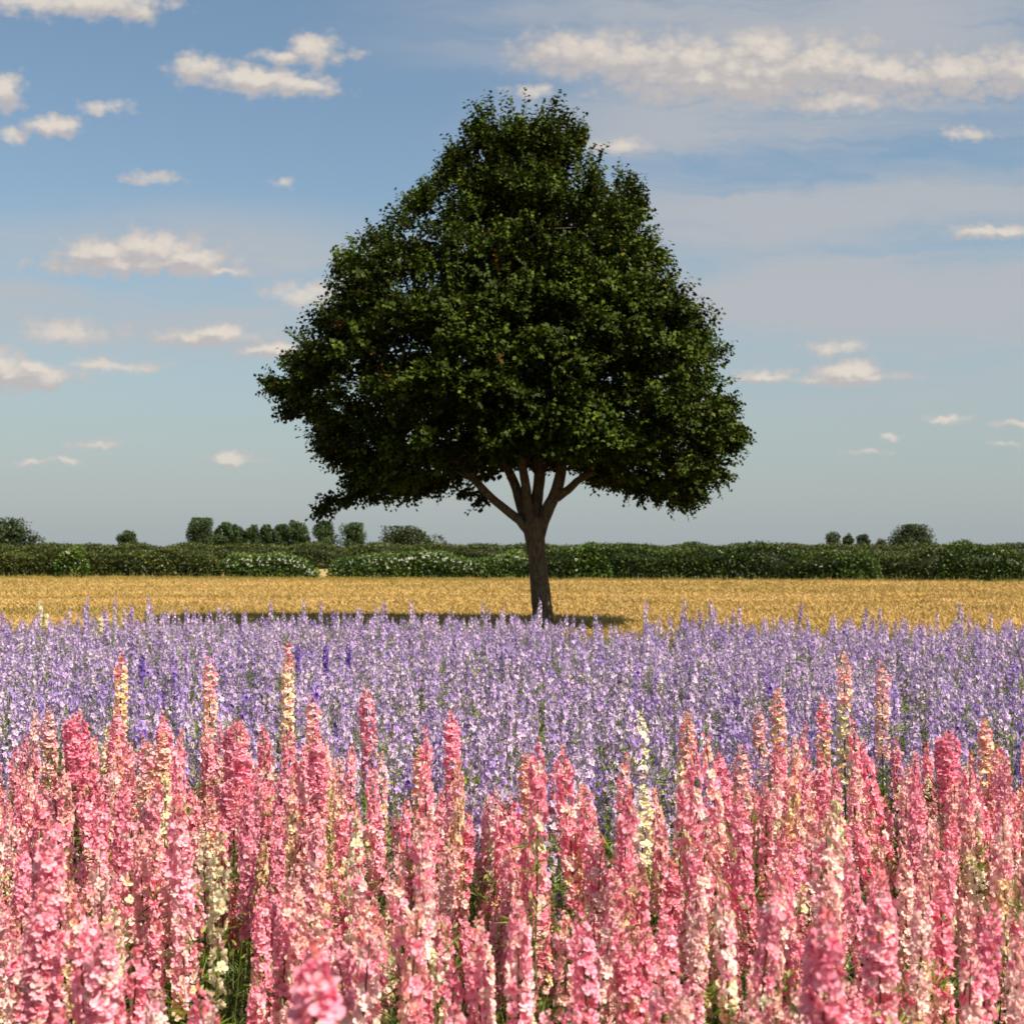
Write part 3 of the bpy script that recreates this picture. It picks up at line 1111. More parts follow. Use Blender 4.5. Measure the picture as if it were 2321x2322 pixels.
def hedge(name, label, category, x0, x1, yf, top, depth, col, seed, leaf=.17, dens=90, flowers=0, flow_top=True, twigs=.5, foot=0.0, group=None, yellow=.05):
    r = np.random.default_rng(seed)
    cx = (x0 + x1) / 2
    t = thing(name, label, category, (cx, yf(cx), 0), group)
    L = x1 - x0
    o0 = np.array([cx, yf(cx), 0])
    b1, b2, b3 = bumps(r, 9, .42, 1.0), bumps(r, 6, .35, .8), bumps(r, 5, .5, .35)
    n = int(L * dens * 1.7 * (np.mean([top(x) for x in np.linspace(x0, x1, 9)]) + depth * .5))
    xs = r.uniform(x0, x1, n)
    top = (lambda f: (lambda x: f(x) - .13))(top)
    tp = np.array([top(x) for x in xs]) + b1(xs)
    face = r.random(n) < .68
    zf = r.uniform(.03, 1, n) ** .9
    # rounded section: front face bulges, top rounds over
    ang = np.where(face, zf * 1.15, 1.15 + r.uniform(0, 1, n) * 1.3)
    dy = np.where(face, -(depth / 2) * np.cos(np.clip(ang - .35, 0, 1.5)) ** .35, -(depth / 2) * np.cos(np.clip(ang, 0, 2.4)) * 1.1)
    z = np.where(face, tp * np.sin(np.clip(zf * 1.35, 0, 1.5)), tp * (.94 + .06 * np.sin(ang)))
    ends = np.minimum(xs - x0, x1 - xs)
    rd = np.clip(ends / (depth * .5), 0, 1) ** .45
    z = z * (.25 + .75 * rd)
    dy = dy + (b2(xs + z * .8) + b3(xs * 1.7 - z)) * .55 * (z / tp) ** .3
    shell = r.normal(size=(n, 3)) * .07
    P = np.c_[xs - o0[0], np.array([yf(x) for x in xs]) + depth / 2 + dy - o0[1], z] + shell
    P[:, 2] = np.maximum(P[:, 2], .02)
    patch = .5 + .5 * np.sin(xs * 1.7 + 3 * np.sin(z * 1.9 + xs * .4)) * np.sin(xs * .53 + 1.3)
    base = np.array(col[0])[None] * (1 - patch[:, None]) + np.array(col[1])[None] * patch[:, None]
    C = base * r.uniform(.55, 1.4, (n, 1))
    ye = r.random(n) < yellow
    C[ye] = C[ye] * (2.2, 1.7, 1.5)
    mb = MB()
    A = unit(r.normal(size=(n, 3)) + [0, -.5, .35])
    N = unit(r.normal(size=(n, 3)) * .8 + [0, -.35, .8])
    leaves(mb, P, A, N, leaf * r.uniform(.6, 1.35, n), leaf * r.uniform(.5, .95, n), C)
    # long shoots on top
    nt = int(L * 26 * twigs * 4)
    xt = r.uniform(x0 + .3, x1 - .3, nt)
    zt = (np.array([top(x) for x in xt]) + b1(xt)) * (.25 + .75 * np.clip(np.minimum(xt - x0, x1 - xt) / (depth * .5), 0, 1) ** .45)
    Pt = np.c_[xt - o0[0], np.array([yf(x) for x in xt]) + depth / 2 - o0[1] + r.normal(size=nt) * depth * .25, zt - .1]
    leaves(mb, Pt, np.c_[r.normal(size=(nt, 2)) * .35, np.ones(nt)], r.normal(size=(nt, 3)), r.uniform(.12, .5, nt), .045, np.tile(col[0], (nt, 1)) * r.uniform(.7, 1.5, (nt, 1)))
    link("foliage", mb.mesh("foliage", [M_HEDGE]), t, kind='stuff')
    # dense inner growth
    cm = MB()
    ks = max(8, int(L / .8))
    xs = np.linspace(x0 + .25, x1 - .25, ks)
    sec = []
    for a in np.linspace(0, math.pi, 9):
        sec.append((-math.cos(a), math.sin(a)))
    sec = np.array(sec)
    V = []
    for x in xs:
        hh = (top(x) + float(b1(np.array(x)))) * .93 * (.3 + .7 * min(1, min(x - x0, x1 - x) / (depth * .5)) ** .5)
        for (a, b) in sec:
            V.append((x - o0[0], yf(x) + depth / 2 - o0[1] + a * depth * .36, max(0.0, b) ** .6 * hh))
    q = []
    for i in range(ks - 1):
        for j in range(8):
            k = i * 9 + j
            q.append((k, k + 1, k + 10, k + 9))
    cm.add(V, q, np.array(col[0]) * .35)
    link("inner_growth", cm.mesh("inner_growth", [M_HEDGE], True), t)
    if flowers:
        fb = MB()
        xf = r.uniform(x0 + .3, x1 - .3, flowers)
        tpf = (np.array([top(x) for x in xf]) + b1(xf)) * (.25 + .75 * np.clip(np.minimum(xf - x0, x1 - xf) / (depth * .5), 0, 1) ** .45)
        zf = tpf * np.where(r.random(flowers) < .7, r.uniform(.80, 1.0, flowers), r.uniform(.4, .9, flowers))
        yy = np.array([yf(x) for x in xf]) + b2(xf + zf * .8) * .55 - .12 + (zf / tpf > .88) * .25
        Pf = np.c_[xf - o0[0], yy - o0[1], zf]
        for k in range(6):
            leaves(fb, Pf + r.normal(size=Pf.shape) * .03, r.normal(size=Pf.shape), np.array([0, -.7, .7]) + r.normal(size=Pf.shape) * .3, r.uniform(.06, .12, flowers), .07, np.tile((.72, .72, .60), (flowers, 1)))
        link("flower_heads", fb.mesh("flower_heads", [M_PETAL]), t, kind='stuff')
    if foot:
        gb = MB()
        ng = int(L * foot)
        xg = r.uniform(x0, x1, ng)
        Pg = np.c_[xg - o0[0], np.array([yf(x) for x in xg]) - .25 - r.uniform(0, .6, ng) - o0[1], np.zeros(ng)]
        cg = np.where(r.random((ng, 1)) < .5, np.array([[.30, .22, .08]]), np.array([[.10, .12, .03]])) * r.uniform(.6, 1.2, (ng, 1))
        leaves(gb, Pg, np.c_[r.normal(size=(ng, 2)) * .2, np.ones(ng)], r.normal(size=(ng, 3)), r.uniform(.15, .5, ng), .04, cg)
        link("tall_grass", gb.mesh("tall_grass", [M_HEDGE]), t, kind='stuff')
    return t


DG = ((.034, .058, .008), (.066, .095, .013))
BG = ((.050, .070, .012), (.080, .096, .018))
LG = ((.056, .100, .014), (.100, .150, .024))


def X(px, D):
    return (px - 1160.5) / 3300 * D


def build_hedges():
    back_y = lambda x: 141 + 0 * x
    hedge("hedge", "long brownish green hedge running behind the white flowering bushes on the left", "hedge", X(-60, 142), X(2420, 142), back_y, lambda x: 2.38, 2.2, BG, 101, leaf=.22, dens=50, twigs=.35)
    fy = hedge_y
    hedge("hedge", "dark green hedge at the left end of the barley below the round tree", "hedge", X(-60, 95), X(500, 95), fy, lambda x: 1.82 + .08 * math.sin(x), 1.9, ((.046, .062, .010), (.088, .098, .016)), 102, dens=105, foot=22, twigs=.25)
    hedge("elder_bush", "light green bush with cream flower heads standing in the dark left hedge", "bush", X(88, 94), X(172, 94), lambda x: fy(x) - .45, lambda x: 2.15, 1.9, LG, 103, dens=130, flowers=14, foot=10, yellow=.15)
    hedge("bush", "yellowish green bush at the foot of the left hedge before the white flowers begin", "bush", X(285, 94), X(385, 94), lambda x: fy(x) - .5, lambda x: 1.72, 1.7, ((.05, .07, .015), (.10, .12, .03)), 104, dens=120, flowers=9, foot=16, yellow=.15)
    hedge("bramble_bush", "white flowering bramble bush sloping down to the gap in the hedge", "bush", X(482, 93), X(716, 93), fy, lambda x: 1.66 - .95 * max(0, (x - X(600, 93)) / (X(722, 93) - X(600, 93))) ** 1.5, 1.9, LG, 105, dens=125, flowers=62, foot=12, twigs=.1)
    hedge("bramble_bush", "broad white flowering bramble bush between the gap in the hedge and the lime trunk", "bush", X(736, 92), X(1215, 92), fy, lambda x: 1.62 + .1 * math.sin(x * .9), 2.1, LG, 106, dens=125, flowers=165, foot=14, twigs=.12)
    hedge("hedge", "dark green field hedge running right from behind the lime trunk", "hedge", X(1190, 90), X(1950, 84), fy, lambda x: 2.02 + .05 * math.sin(x * .7), 2.1, DG, 107, dens=110, flowers=7, foot=16, twigs=.45, yellow=.07)
    hedge("bush", "leafy bright bush standing higher than the hedge just right of the lime trunk", "bush", X(1295, 89), X(1385, 89), lambda x: fy(x) - .3, lambda x: 2.28, 2.0, LG, 108, dens=130, flowers=5, foot=10)
    hedge("bush", "light green bush in front of the hedge below the big round tree", "bush", X(1945, 82), X(2035, 82), lambda x: fy(x) - .45, lambda x: 1.90, 1.8, LG, 109, dens=130, foot=14)
    hedge("hedge", "brown tinged stretch of hedge below the small tree on the right", "hedge", X(1935, 84), X(2210, 82), fy, lambda x: 1.88, 1.9, BG, 110, dens=110, foot=22, twigs=.3)
    hedge("bush", "tall leafy bush ending the hedge at the right edge", "bush", X(2178, 81), X(2400, 80), lambda x: fy(x) - .35, lambda x: 2.16 + .12 * math.sin(x * 1.3), 2.3, (DG[1], LG[0]), 111, dens=130, flowers=4, foot=14, twigs=.2)


build_hedges()


def far_tree(name, label, px0, px1, pytop, D, col, seed, base_py=1262, shape='round', leaf=.42, n=2600, group=None, loose=0.0, stem=.3):
    r = np.random.default_rng(seed)
    x = X((px0 + px1) / 2, D)
    w = (px1 - px0) / 3300 * D / 2 * (1.2 if shape == 'tall' else 1.06)
    H = EYE + (1246 - pytop) / 3300 * D
    zb = {'round': .14, 'tall': .12, 'dome': .0, 'loose': .2}[shape] * H
    t = thing(name, label, "tree" if shape != 'dome' else "bush", (x, D, 0), group)
    mb = MB()
    tube(mb, curve_pts([(0, 0, 0), (r.normal() * .1, 0, H * .35), (r.normal() * .3, 0, H * .8)], 6), np.linspace(.045 * w * 2, .02, 6) + .03, 7)
    for k in range(5):
        a = r.uniform(0, 6.28)
        tube(mb, curve_pts([(0, 0, H * r.uniform(.15, .4)), (math.cos(a) * w * .3, math.sin(a) * w * .3, H * .55), (math.cos(a) * w * .6, math.sin(a) * w * .6, H * .78)], 5), np.linspace(.03 * w, .01, 5) + .02, 5)
    link("trunk", mb.mesh("trunk", [M_BARK], True), t)
    # crown: overlapping leafy clumps
    k = 26 if shape != 'tall' else 20
    cs, rs = [], []
    for i in range(k):
        u = r.uniform(0, 1)
        zc = zb + (H - zb) * u
        if shape == 'dome':
            prof = math.sqrt(max(0, 1 - u ** 2))
        elif shape == 'tall':
            prof = min(1, .80 + .4 * u) * math.sqrt(max(0.03, 1 - max(0, (u - .62) / .38) ** 2.2))
        else:
            prof = math.sqrt(max(0.02, 1 - (2 * u - .85) ** 2 * .83))
        a = r.uniform(0, 6.28)
        rr = w * prof * r.uniform(.5, .88)
        cs.append((math.cos(a) * rr, math.sin(a) * rr, min(zc, H - .14 * w)))
        rs.append(w * r.uniform(.24, .38) * (1 - loose * .3))
    cs, rs = np.array(cs), np.array(rs)
    nn = int(n * 1.5 * (1 - loose))
    ci = r.integers(0, k, nn)
    d = rand_unit(r, nn)
    P = cs[ci] + d * rs[ci][:, None] * r.uniform(.6, 1.1, (nn, 1)) * [1, 1, .9 if shape != 'tall' else 1.35]
    P[:, 2] = np.clip(P[:, 2], .05, H + .15)
    N = unit(d + r.normal(size=(nn, 3)) * .5)
    C = np.array(col) * r.uniform(.6, 1.35, (nn, 1)) * r.uniform(.85, 1.2, k)[ci][:, None]
    cm = MB()
    A = unit(r.normal(size=(nn, 3)))
    leaves(cm, P, A, N, leaf * r.uniform(.6, 1.3, nn), leaf * r.uniform(.5, .9, nn), C)
    m = int(nn * .3)
    th = r.uniform(0, 6.28, m)
    u = r.uniform(0.05, .9, m)
    rr = w * .6 * r.uniform(0, 1, m) ** .5 * np.sqrt(np.clip(1 - (2 * u - .9) ** 2 * .8, .05, 1))
    leaves(cm, np.c_[np.cos(th) * rr, np.sin(th) * rr, zb + (H - zb) * u], rand_unit(r, m), rand_unit(r, m), leaf * 1.5, leaf * 1.3, np.tile(col, (m, 1)) * .8)
    link("crown", cm.mesh("crown", [M_HEDGE]), t, kind='stuff')
    return t


def build_far_trees():
    blue = (.042, .070, .020)
    dk = (.034, .052, .016)
    far_tree("round_tree", "dark round tree cut off by the left edge of the picture", -70, 84, 1178, 200, dk, 201, shape='round', leaf=.34, n=3600)
    far_tree("small_tree", "small lone tree on the horizon right of the dark round tree at the left edge", 266, 320, 1206, 330, blue, 202, leaf=.40)
    row = ((425, 490, 1177, "largest and leftmost tree of the seven tree row"), (486, 523, 1187, "second tree of the row, leaning on the large leftmost one"), (522, 556, 1192, "third tree of the row, small and round"),
           (555, 592, 1193, "fourth tree of the row, in its middle"), (590, 622, 1193, "narrow fifth tree of the row"), (624, 656, 1192, "sixth tree of the row, just before the tall last one"),
           (653, 697, 1182, "tall upright tree ending the seven tree row"))
    for i, (a, b, tp, lb) in enumerate(row):
        far_tree("poplar_tree", lb, a, b, tp, 400, blue, 210 + i, shape='tall', leaf=.46, n=3600, group="row of trees on the horizon")
    far_tree("poplar_tree", "fan shaped tree standing alone just right of the seven tree row", 712, 767, 1184, 400, blue, 220, shape='tall', leaf=.46, n=2800, group="pair of detached trees right of the row")
    far_tree("poplar_tree", "lower fan shaped tree midway between the row and the wide dark bush", 777, 831, 1188, 400, blue, 221, shape='tall', leaf=.46, n=2800, group="pair of detached trees right of the row")
    far_tree("wide_bush", "wide dark dome shaped thorn bush rising behind the hedge left of the lime", 850, 1008, 1198, 210, (.042, .056, .018), 222, shape='dome', leaf=.34, n=4200)
    far_tree("small_tree", "leftmost small tree of the three right of the lime, with a loose pale crown", 1866, 1907, 1208, 330, (.07, .09, .045), 223, leaf=.36, n=1500, loose=.3, shape='loose')
    far_tree("small_tree", "middle small round dark tree of the three left of the big round tree", 1908, 1937, 1212, 330, dk, 224, leaf=.36, n=1700)
    far_tree("small_tree", "rightmost small dark tree of the three left of the big round tree", 1936, 1972, 1214, 330, dk, 225, leaf=.36, n=1900)
    far_tree("shrub", "low pale shrub showing over the hedge beside the big round tree", 1982, 2012, 1222, 300, (.09, .105, .055), 226, leaf=.34, n=900, shape='dome')
    far_tree("round_tree", "big dark round topped tree rising behind the hedge on the right", 2014, 2126, 1193, 280, dk, 227, leaf=.36, n=4600)
    far_tree("shrub", "small shrub peeping over the hedge right of the big round tree", 2170, 2206, 1226, 280, (.06, .08, .035), 228, leaf=.34, n=1000, shape='dome')


build_far_trees()

# ------------------------------------------------------------------ larkspur varieties
PK = [Kind(300, 1.08, .40, 61, S_PINK, side=2), Kind(301, 1.08, .44, 64, S_PINK, side=1), Kind(302, 1.08, .38, 62, S_ROSE, .029, .019, side=2),
      Kind(303, 1.08, .42, 62, S_ROSE, side=1), Kind(304, 1.08, .44, 56, S_FADING, side=1), Kind(305, 1.08, .40, 58, S_PALE, side=2),
      Kind(306, 1.08, .46, 55, S_SALMON, side=1), Kind(307, 1.08, .40, 56, S_PEACHY, side=1), Kind(308, 1.08, .42, 39, S_CREAM, side=0),
      Kind(309, 1.08, .36, 58, S_PINK, .029, .020, side=2), Kind(310, 1.08, .38, 51, S_FADING, side=2), Kind(311, 1.08, .44, 66, S_PALE, side=0)]
PK_NAME = ["pink", "pink", "deep rose", "deep rose", "pink fading to cream", "pale pink", "salmon", "peach", "cream", "pink", "pink fading to cream", "pale pink"]
PK_W = np.array([10, 10, 7, 7, 8, 6, 8, 6, 3, 9, 6, 5.0])
LK = [Kind(400 + i, .95, L, int(n * .85), s, .034, g_ * .88, side=sd, simple=True, fol=260, bend=.03) for i, (L, n, s, sd, g_) in enumerate((
    (.34, 40, S_LILAC, 1, .024), (.30, 36, S_LILAC, 0, .026), (.36, 42, S_PALELILAC, 1, .024), (.28, 34, S_PALELILAC, 0, .026), (.34, 40, S_BLUEISH, 1, .024),
    (.30, 34, S_LILAC, 1, .023), (.22, 34, S_VIOLET, 0, .017), (.36, 40, S_PALELILAC, 1, .023), (.30, 36, S_BLUEISH, 0, .025)))]
LK_NAME = ["lilac", "lilac", "pale lilac", "pale lilac", "blue violet", "lilac", "dark violet", "pale lilac", "blue violet"]
LK_W = np.array([10, 10, 6.5, 5.5, 4.5, 10, .1, 5.5, 4])

# single plants one can pick out: photo position of the tip, distance, variety, label, name
S_T = lambda top, bot, cut: scheme_two(top, bot, cut, .05, .1)
UNIQ = {
    'peachtail': Kind(500, 1.5, .52, 64, S_T(choose((PINK, 5), (SALMON, 5)), choose((PEACH, 8), (SALMON, 1)), .20), .031, .017, side=0),
    'creamtail': Kind(501, 1.5, .60, 69, S_T(choose((BLUSH, 7), (SALMON, 3)), choose((CREAM, 6), (PEACH, 3), (BLUSH, 1)), .38), .031, .020, side=0),
    'blushspire': Kind(502, 1.5, .48, 61, S_T(choose((PINK, 5), (BLUSH, 5)), choose((BLUSH, 6), (PEACH, 3)), .35), .031, .019, side=0),
    'salmonspire': Kind(503, 1.5, .50, 62, S_T(choose((SALMON, 8), (PINK, 1)), choose((PEACH, 7), (SALMON, 3)), .33), .031, .018, side=0),
    'wide': Kind(504, 1.4, .30, 84, S_ROSE, .032, .032, side=1),
    'pinkspire': Kind(505, 1.45, .44, 64, S_ROSE, .031, .020, side=0),
    'pale': Kind(506, 1.4, .55, 69, S_FADING, .032, .024, side=0),
    'cream': Kind(507, 1.4, .45, 45, S_CREAM, .031, .019, side=0),
    'front': Kind(508, 1.5, .34, 55, S_ROSE, .033, .019, side=0),
    'bigpink': Kind(509, 1.4, .46, 90, S_PINK, .033, .024, side=1),
}
PICKED = [
    (262, 1487, 6.45, 'peachtail', "tall spike left of the picture, coral at the tip and yellow peach below"),
    (480, 1495, 6.32, 'blushspire', "tall pale spike, pink tipped, third of the way across above the pink mass"),
    (637, 1466, 6.45, 'peachtail', "tallest spike on the left half, salmon tip over orange peach florets"),
    (716, 1582, 6.20, 'blushspire', "slim blush spike just right of the tallest left spike"),
    (876, 1565, 6.20, 'pinkspire', "slender coral pink spike alone against the lilac below the left branches"),
    (1050, 1625, 5.70, 'pinkspire', "coral pink spike with a peach shoulder standing left of the trunk line"),
    (1182, 1702, 5.70, 'salmonspire', "orange peach spike straight below the lime trunk"),
    (1462, 1622, 6.20, 'cream', "lone cream white spike right of the centre among the lilac"),
    (1515, 1618, 5.95, 'salmonspire', "salmon and cream spike touching the lone cream white one"),
    (1722, 1613, 6.32, 'blushspire', "thin coral spike with bare stem showing beneath, right of the centre"),
    (1802, 1565, 6.20, 'salmonspire', "salmon orange spike left of the two tallest right hand spikes"),
    (1868, 1585, 6.20, 'blushspire', "broad pale pink spike just left of the tallest right hand spike"),
    (1918, 1478, 6.45, 'creamtail', "tallest spike on the right half, salmon tip above long cream yellow tail"),
    (2002, 1505, 6.32, 'blushspire', "tall pink and salmon spike right of the cream tailed one"),
    (2140, 1662, 5.58, 'wide', "vivid pink broad spike standing out right of the tall pair"),
    (2268, 1630, 5.95, 'salmonspire', "slim salmon spike rising near the right edge"),
    (1655, 1705, 5.83, 'pinkspire', "short vivid pink spike backed by lilac flowers"),
    (110, 1610, 5.95, 'blushspire', "pink and peach spike near the left edge at the top of the pink mass"),
    (163, 1622, 5.70, 'wide', "wide vivid pink head beside the peach and pink spike at the left"),
    (225, 1618, 5.58, 'pinkspire', "pink spike below the coral and yellow one"),
    (331, 1675, 5.46, 'blushspire', "pale salmon spike with spaced florets and lilac behind it"),
    (375, 1655, 5.58, 'salmonspire', "peach spike between pale salmon and wide pink ones"),
    (418, 1625, 5.58, 'pinkspire', "dense pink spike left of the pale tall spike"),
    (528, 1638, 5.46, 'wide', "wide rose pink head right of the pale tall spike"),
    (578, 1640, 5.70, 'cream', "cream white spike in front of the tallest left spike"),
    (602, 1680, 5.21, 'pinkspire', "rose pink spike below the cream white one"),
    (748, 1660, 5.33, 'pinkspire', "pink spike at the upper edge below the slim blush spike"),
    (968, 1688, 5.58, 'salmonspire', "salmon spike with peach foot left of the coral pink pair"),
    (1240, 1745, 5.21, 'salmonspire', "cream peach spike just right below the trunk"),
    (1272, 1742, 5.33, 'pinkspire', "short coral pink spike beside the cream peach one"),
    (1335, 1775, 4.84, 'pale', "rounded pale pink head at the middle of the pink edge"),
    (1422, 1795, 4.71, 'cream', "broad cream head in the middle of the pink edge"),
    (1690, 1700, 4.96, 'blushspire', "pale pink spike with rosy neighbours below the thin coral one"),
    (1878, 1835, 3.35, 'pale', "long pale pink spike in the nearer rows on the right, cream further down"),
    (830, 2165, 1.71, 'front', "blurred pink spike tip nearest the camera at the bottom middle"),
    (1772, 2062, 2.17, 'front', "large blurred pink spike close to the camera at the lower right"),
    (2015, 2015, 2.85, 'bigpink', "big bushy pink head right of the large blurred one"),
    (110, 1872, 3.10, 'bigpink', "big bushy pink head close to the left edge"),
    (62, 2010, 2.98, 'bigpink', "second big bushy pink head in the lower left"),
    (255, 2130, 2.67, 'bigpink', "thick pink head at the lower left above the bottom edge"),
    (215, 2270, 2.17, 'front', "pink spike tip touching the bottom edge at the left"),
]


MARKS = [(262, 1600, "the coral and yellow tall spike"), (480, 1600, "the pale tall left spike"), (637, 1600, "the tallest left spike"), (716, 1640, "the slim blush spike"),
         (876, 1640, "the lone coral spike"), (1050, 1680, "the coral spike left of the trunk"), (1182, 1760, "the peach spike under the trunk"), (1462, 1680, "the lone cream white spike"),
         (1722, 1700, "the thin coral spike"), (1802, 1640, "the salmon orange spike"), (1918, 1600, "the tallest right spike"), (2002, 1600, "the tall pink right spike"),
         (2140, 1740, "the vivid broad spike"), (2268, 1720, "the slim spike near the right edge"), (110, 1700, "the peach spike at the left edge"), (331, 1740, "the spaced pale salmon spike"),
         (528, 1740, "the wide rose head"), (968, 1760, "the salmon spike with peach foot"), (1335, 1850, "the rounded pale pink head"), (1422, 1870, "the broad cream head"),
         (1878, 1950, "the long pale pink spike"), (830, 2230, "the blurred spike tip"), (1772, 2160, "the large blurred spike"), (2015, 2130, "the bushy head at lower right"),
         (110, 1950, "the bushy head by the left edge"), (255, 2200, "the thick head at lower left"), (62, 2120, "the second bushy left head")]


def edge_of_pink(px):
    """distance of the last pink row along each direction"""
    return np.interp(px, [-100, 200, 760, 880, 1150, 1500, 1700, 2000, 2150, 2400], [6.4, 6.4, 6.2, 5.6, 5.0, 5.0, 5.9, 6.4, 6.0, 6.1])


def far_edge(x):
    """last row of the lilac band"""
    px = x / 20 * 3300 + 1160
    return np.interp(px, [-100, 100, 500, 900, 1250, 1320, 1480, 1560, 1900, 2400], [19.2, 19.6, 20.4, 20.8, 20.3, 18.2, 17.6, 19.6, 19.4, 18.6])


def jgrid(r, x0, x1, y0, y1, step, jit=.42):
    xs = np.arange(x0, x1, step)
    ys = np.arange(y0, y1, step)
    Xg, Yg = np.meshgrid(xs, ys)
    Xg = Xg + (np.arange(len(ys)) % 2)[:, None] * step / 2
    Xg = Xg + r.uniform(-jit, jit, Xg.shape) * step
    Yg = Yg + r.uniform(-jit, jit, Yg.shape) * step
    return Xg.ravel(), Yg.ravel()


def inside(x, y, pad=.03):
    return np.abs(x) < (.352 + pad) * y + .04


USED = set()


def where(px, py, marks, head):
    """label that tells a plant apart by the distinct plant it stands beside"""
    near = sorted(((px - a) ** 2 + ((py - b) * .8) ** 2, a, b, t) for a, b, t in marks)
    first = None
    for _, a, b, t in near[:9]:
        dx, dy = px - a, py - b
        side = "right" if dx > 0 else "left"
        far = math.hypot(dx, dy) > 110
        if abs(dx) > 2 * abs(dy):
            rel = ("further " if far else "just ") + side + " of "
        elif abs(dy) > 2 * abs(dx):
            rel = ("well " if far else "just ") + ("below " if dy > 0 else "above ")
        else:
            rel = ("lower " if dy > 0 else "upper ") + side + " of "
        lb = head + ", " + rel + t
        first = first or lb
        if lb not in USED:
            USED.add(lb)
            return lb
    return first


def build_pink():
    r = np.random.default_rng(61)
    taken = []
    for (px, py, D, key, lb) in PICKED:
        x, y, z = spot(px, py, D)
        kd = UNIQ[key]
        nm = "cream_larkspur" if key == 'cream' else "pink_larkspur"
        plant(nm, kd, (x, y, 0), z, r.uniform(0, 6.28) if key != 'x' else 0, (r.normal() * .008, r.normal() * .008), lb, "flower", "pink and cream larkspur spikes", singly=D < 3.3, r=r, wide=1.28 if D > 4.3 else 1.08)
        taken.append((x, y))
    taken = np.array(taken)
    x, y = jgrid(r, -2.9, 2.9, 1.9, 6.6, .148)
    z = 1.08 + r.normal(size=len(x)) * .085 - np.clip(y - 4.5, 0, 2) * .01
    px = x / y * 3300 + 1160
    ok = (y < edge_of_pink(px)) & inside(x, y)
    # leave room round the picked ones, and for those close to the lens only what stays low in the frame
    dist = np.min(np.hypot(x[:, None] - taken[None, :, 0], y[:, None] - taken[None, :, 1]), axis=1)
    ok &= dist > .07
    z = np.where(y < 2.8, np.minimum(z, 1.08), z)
    vis = (EYE - z) / y * 3300 + 1246
    ok &= vis < 2330
    # leafy gaps in the mass
    for (gx, gy, gw) in ((420, 2060, 30), (520, 2120, 34), (905, 2080, 26), (1975, 2010, 38), (1180, 1960, 16), (1460, 2110, 22), (190, 1950, 24), (1940, 1890, 34),
                         (700, 1980, 14), (1330, 2200, 20), (60, 2290, 34), (2260, 2240, 30), (1640, 2180, 18), (330, 2240, 18), (1080, 2240, 18), (2110, 1800, 16), (1545, 1870, 16), (820, 1850, 14)):
        k = (gy - 1246) / 3300
        pxx = x / y * 3300 + 1160.5
        ok &= ~((np.abs(pxx - gx) < gw * .9 + 34 / y) & (y > (EYE - 1.16) / k) & (y < (EYE - .66) / k))
    x, y, z = x[ok], y[ok], z[ok]
    order = np.argsort(y)
    x, y, z = x[order], y[order], z[order]
    pick = r.choice(len(PK), len(x), p=PK_W / PK_W.sum())
    names = {"pink": "clear pink spike", "deep rose": "deep rose spike", "pink fading to cream": "pink spike fading to cream", "pale pink": "pale blush spike",
             "salmon": "salmon spike", "peach": "peach spike", "cream": "cream spike"}
    n_ind = 259
    cnt = 0
    for i in range(min(n_ind, len(x))):
        kd = PK[pick[i]]
        nm = "cream_larkspur" if PK_NAME[pick[i]] == "cream" else "pink_larkspur"
        lb = where(x[i] / y[i] * 3300 + 1160, (EYE - z[i]) / y[i] * 3300 + 1246, MARKS, names[PK_NAME[pick[i]]])
        plant(nm, kd, (x[i], y[i], 0), z[i], r.uniform(0, 6.28), (r.normal() * .06, r.normal() * .06), lb, "flower", PK_NAME[pick[i]] + " larkspurs crowded in the front band", singly=(y[i] < 2.75), r=r, wide=r.uniform(.88, 1.14))
    j = slice(n_ind, None)
    n = len(x[j])
    print("pink plants", len(x))
    if n:
        meshes = [k.whole() for k in PK]
        s = r.uniform(.88, 1.14, n)
        o = scatter_object("pink_flowers", meshes, np.c_[x[j], y[j], np.zeros(n)], np.c_[r.normal(size=(n, 2)) * .06, r.uniform(0, 6.28, n)], np.c_[s, s, z[j] / 1.08], pick[j])
        o['label'] = "further pink larkspur at the back of the pink band"


build_pink()

LILAC_PICKED = [
    (95, 1362, 19.2, 'cream', "white spike above the lilac at the far left edge of the bed"),
    (225, 1395, 18.5, 'cream', "short white spike right of the tall white one at the far left"),
    (2172, 1365, 18.3, 8, "tall violet blue spike rising above the barley edge at the far right"),
    (1222, 1360, 18.6, 2, "grey lilac spike standing in front of the lime trunk"),
    (337, 1352, 18.8, 0, "thin lilac spike above the others left of the tree's shadow"),
    (210, 1350, 18.9, 5, "slim lilac spike next to the white ones, reaching into the barley"),
    (612, 1366, 18.8, 1, "lilac spike standing out before the shaded barley on the left"),
    (1465, 1362, 18.6, 0, "lilac spike standing out right of the lime trunk"),
    (1557, 1356, 18.6, 2, "tall pale lilac spike right of the dip in the flower edge"),
    (693, 1461, 11.8, 6, "dark violet spike, left one of the three above the tallest left pink spike"),
    (742, 1462, 11.6, 6, "dark violet spike, middle one of the three right of the tallest left pink spike"),
    (782, 1458, 11.8, 6, "dark violet spike, right one of the three right of the tallest left pink spike"),
    (297, 1485, 11.0, 6, "dark violet spike next to the coral and yellow one"),
    (1165, 1735, 7.0, 6, "dark blue violet spike between the peach spike and the coral one"),
    (1385, 1720, 7.1, 6, "dark blue spike left of the lone cream white one"),
]


WHITE = Kind(510, .95, .26, 46, S_CREAM, .036, .024, side=1)


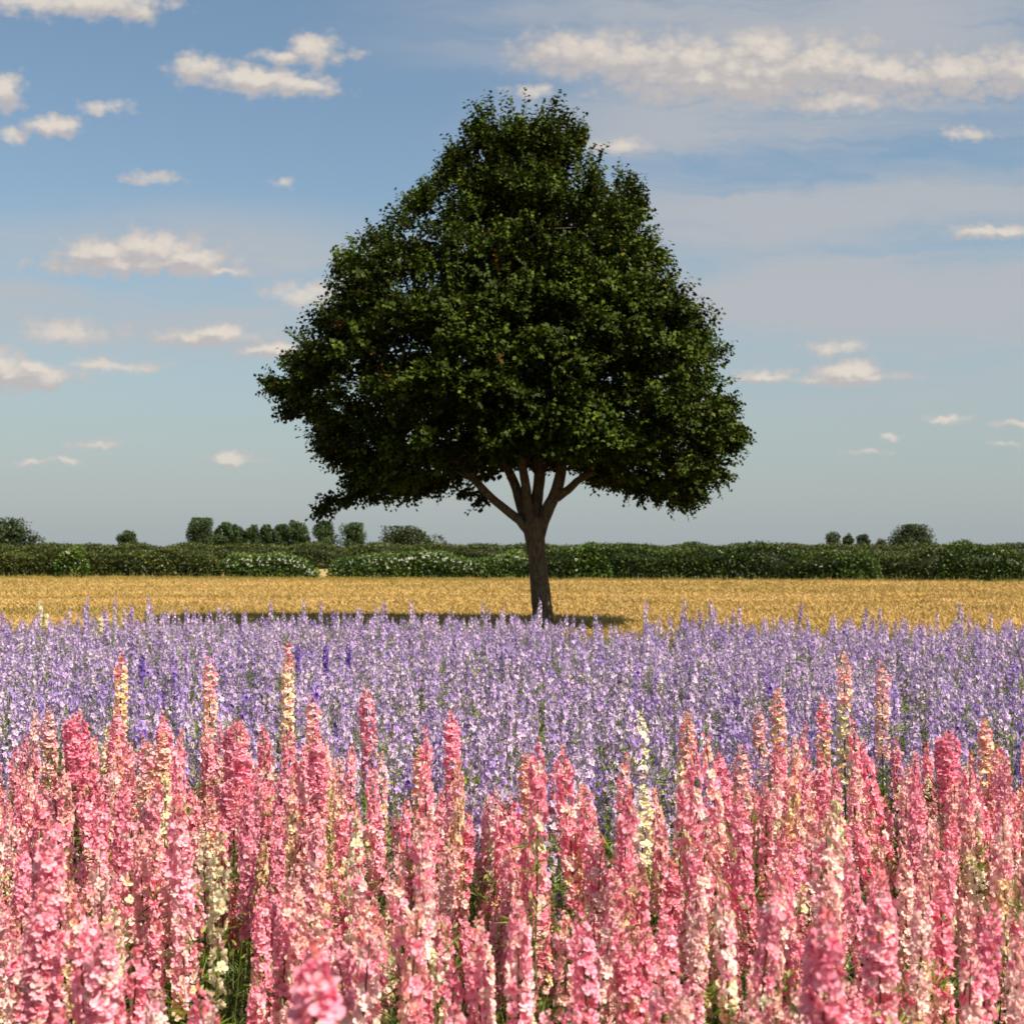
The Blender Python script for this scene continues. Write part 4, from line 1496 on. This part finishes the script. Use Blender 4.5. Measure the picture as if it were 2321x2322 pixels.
def build_lilac():
    r = np.random.default_rng(62)
    for (px, py, D, k, lb) in LILAC_PICKED:
        x, y, z = spot(px, py, D)
        kd = WHITE if k == 'cream' else LK[k]
        nm = "white_larkspur" if k == 'cream' else ("violet_larkspur" if k in (6, 8) else "lilac_larkspur")
        plant(nm, kd, (x, y, 0), z, r.uniform(0, 6.28), (r.normal() * .01, r.normal() * .01), lb, "flower", "larkspurs that stand out in the lilac band", r=r)
    x, y = jgrid(r, -7.9, 7.9, 5.0, 20.9, .178)
    px = x / y * 3300 + 1160
    ok = (y > edge_of_pink(px) + .12) & (y < far_edge(x) + r.normal(size=len(x)) * .18) & inside(x, y, .02)
    # small leafy gaps between the plants
    gx, gy = r.uniform(-7, 7, 260), r.uniform(6.5, 19.5, 260)
    gap = np.min(np.hypot(x[:, None] - gx[None], (y[:, None] - gy[None]) * .8) / r.uniform(.12, .24, 260)[None], axis=1) < 1
    ok &= ~gap | (r.random(len(x)) < .15)
    x, y = x[ok], y[ok]
    z = .97 + r.normal(size=len(x)) * .08 - np.clip((y - 9) / 9, 0, 1) * .075
    tall = r.random(len(x)) < np.where(y > 15.5, .13, .02)
    z[tall] += r.uniform(.08, .24, tall.sum())
    px = x / y * 3300 + 1160
    o = np.argsort(y)
    x, y, z, px = x[o], y[o], z[o], px[o]
    # colour drifts: paler and bluer patches
    drift = np.sin(x * 1.3 + 2.1) * np.sin(y * .55 + x * .4) + .25 * (px > 1500) - .1
    w = np.tile(LK_W, (len(x), 1))
    w[:, [4, 8]] *= np.clip(1 + 2.2 * drift, .15, 4)[:, None]
    w[:, [2, 3, 7]] *= np.clip(1.1 - .6 * drift, .4, 2)[:, None]
    w /= w.sum(1, keepdims=True)
    pick = (w.cumsum(1) < r.random((len(x), 1))).sum(1)
    lab = {"lilac": "lilac spike", "pale lilac": "whitish lilac spike", "blue violet": "blue violet spike", "dark violet": "dark violet spike"}
    # the ones that show largest: nearest rows, where the view is not closed by the pink band
    ind = np.arange(len(x)) < 285
    for i in np.nonzero(ind)[0]:
        nm = LK_NAME[pick[i]]
        plant("violet_larkspur" if nm in ("blue violet", "dark violet") else "lilac_larkspur", LK[pick[i]], (x[i], y[i], 0), z[i], r.uniform(0, 6.28), (r.normal() * .05, r.normal() * .05), where(px[i], (EYE - z[i]) / y[i] * 3300 + 1246, MARKS, lab[nm]), "flower", nm + " larkspurs in the nearest purple rows", r=r)
    j = ~ind
    n = j.sum()
    print("lilac plants", len(x))
    s = r.uniform(.85, 1.15, n)
    ob = scatter_object("lilac_flowers", [k.whole() for k in LK], np.c_[x[j], y[j], np.zeros(n)], np.c_[r.normal(size=(n, 2)) * .05, r.uniform(0, 6.28, n)], np.c_[s, s, z[j] / .95], pick[j])
    ob['label'] = "broad band of lilac and violet larkspur reaching to the barley"


build_lilac()
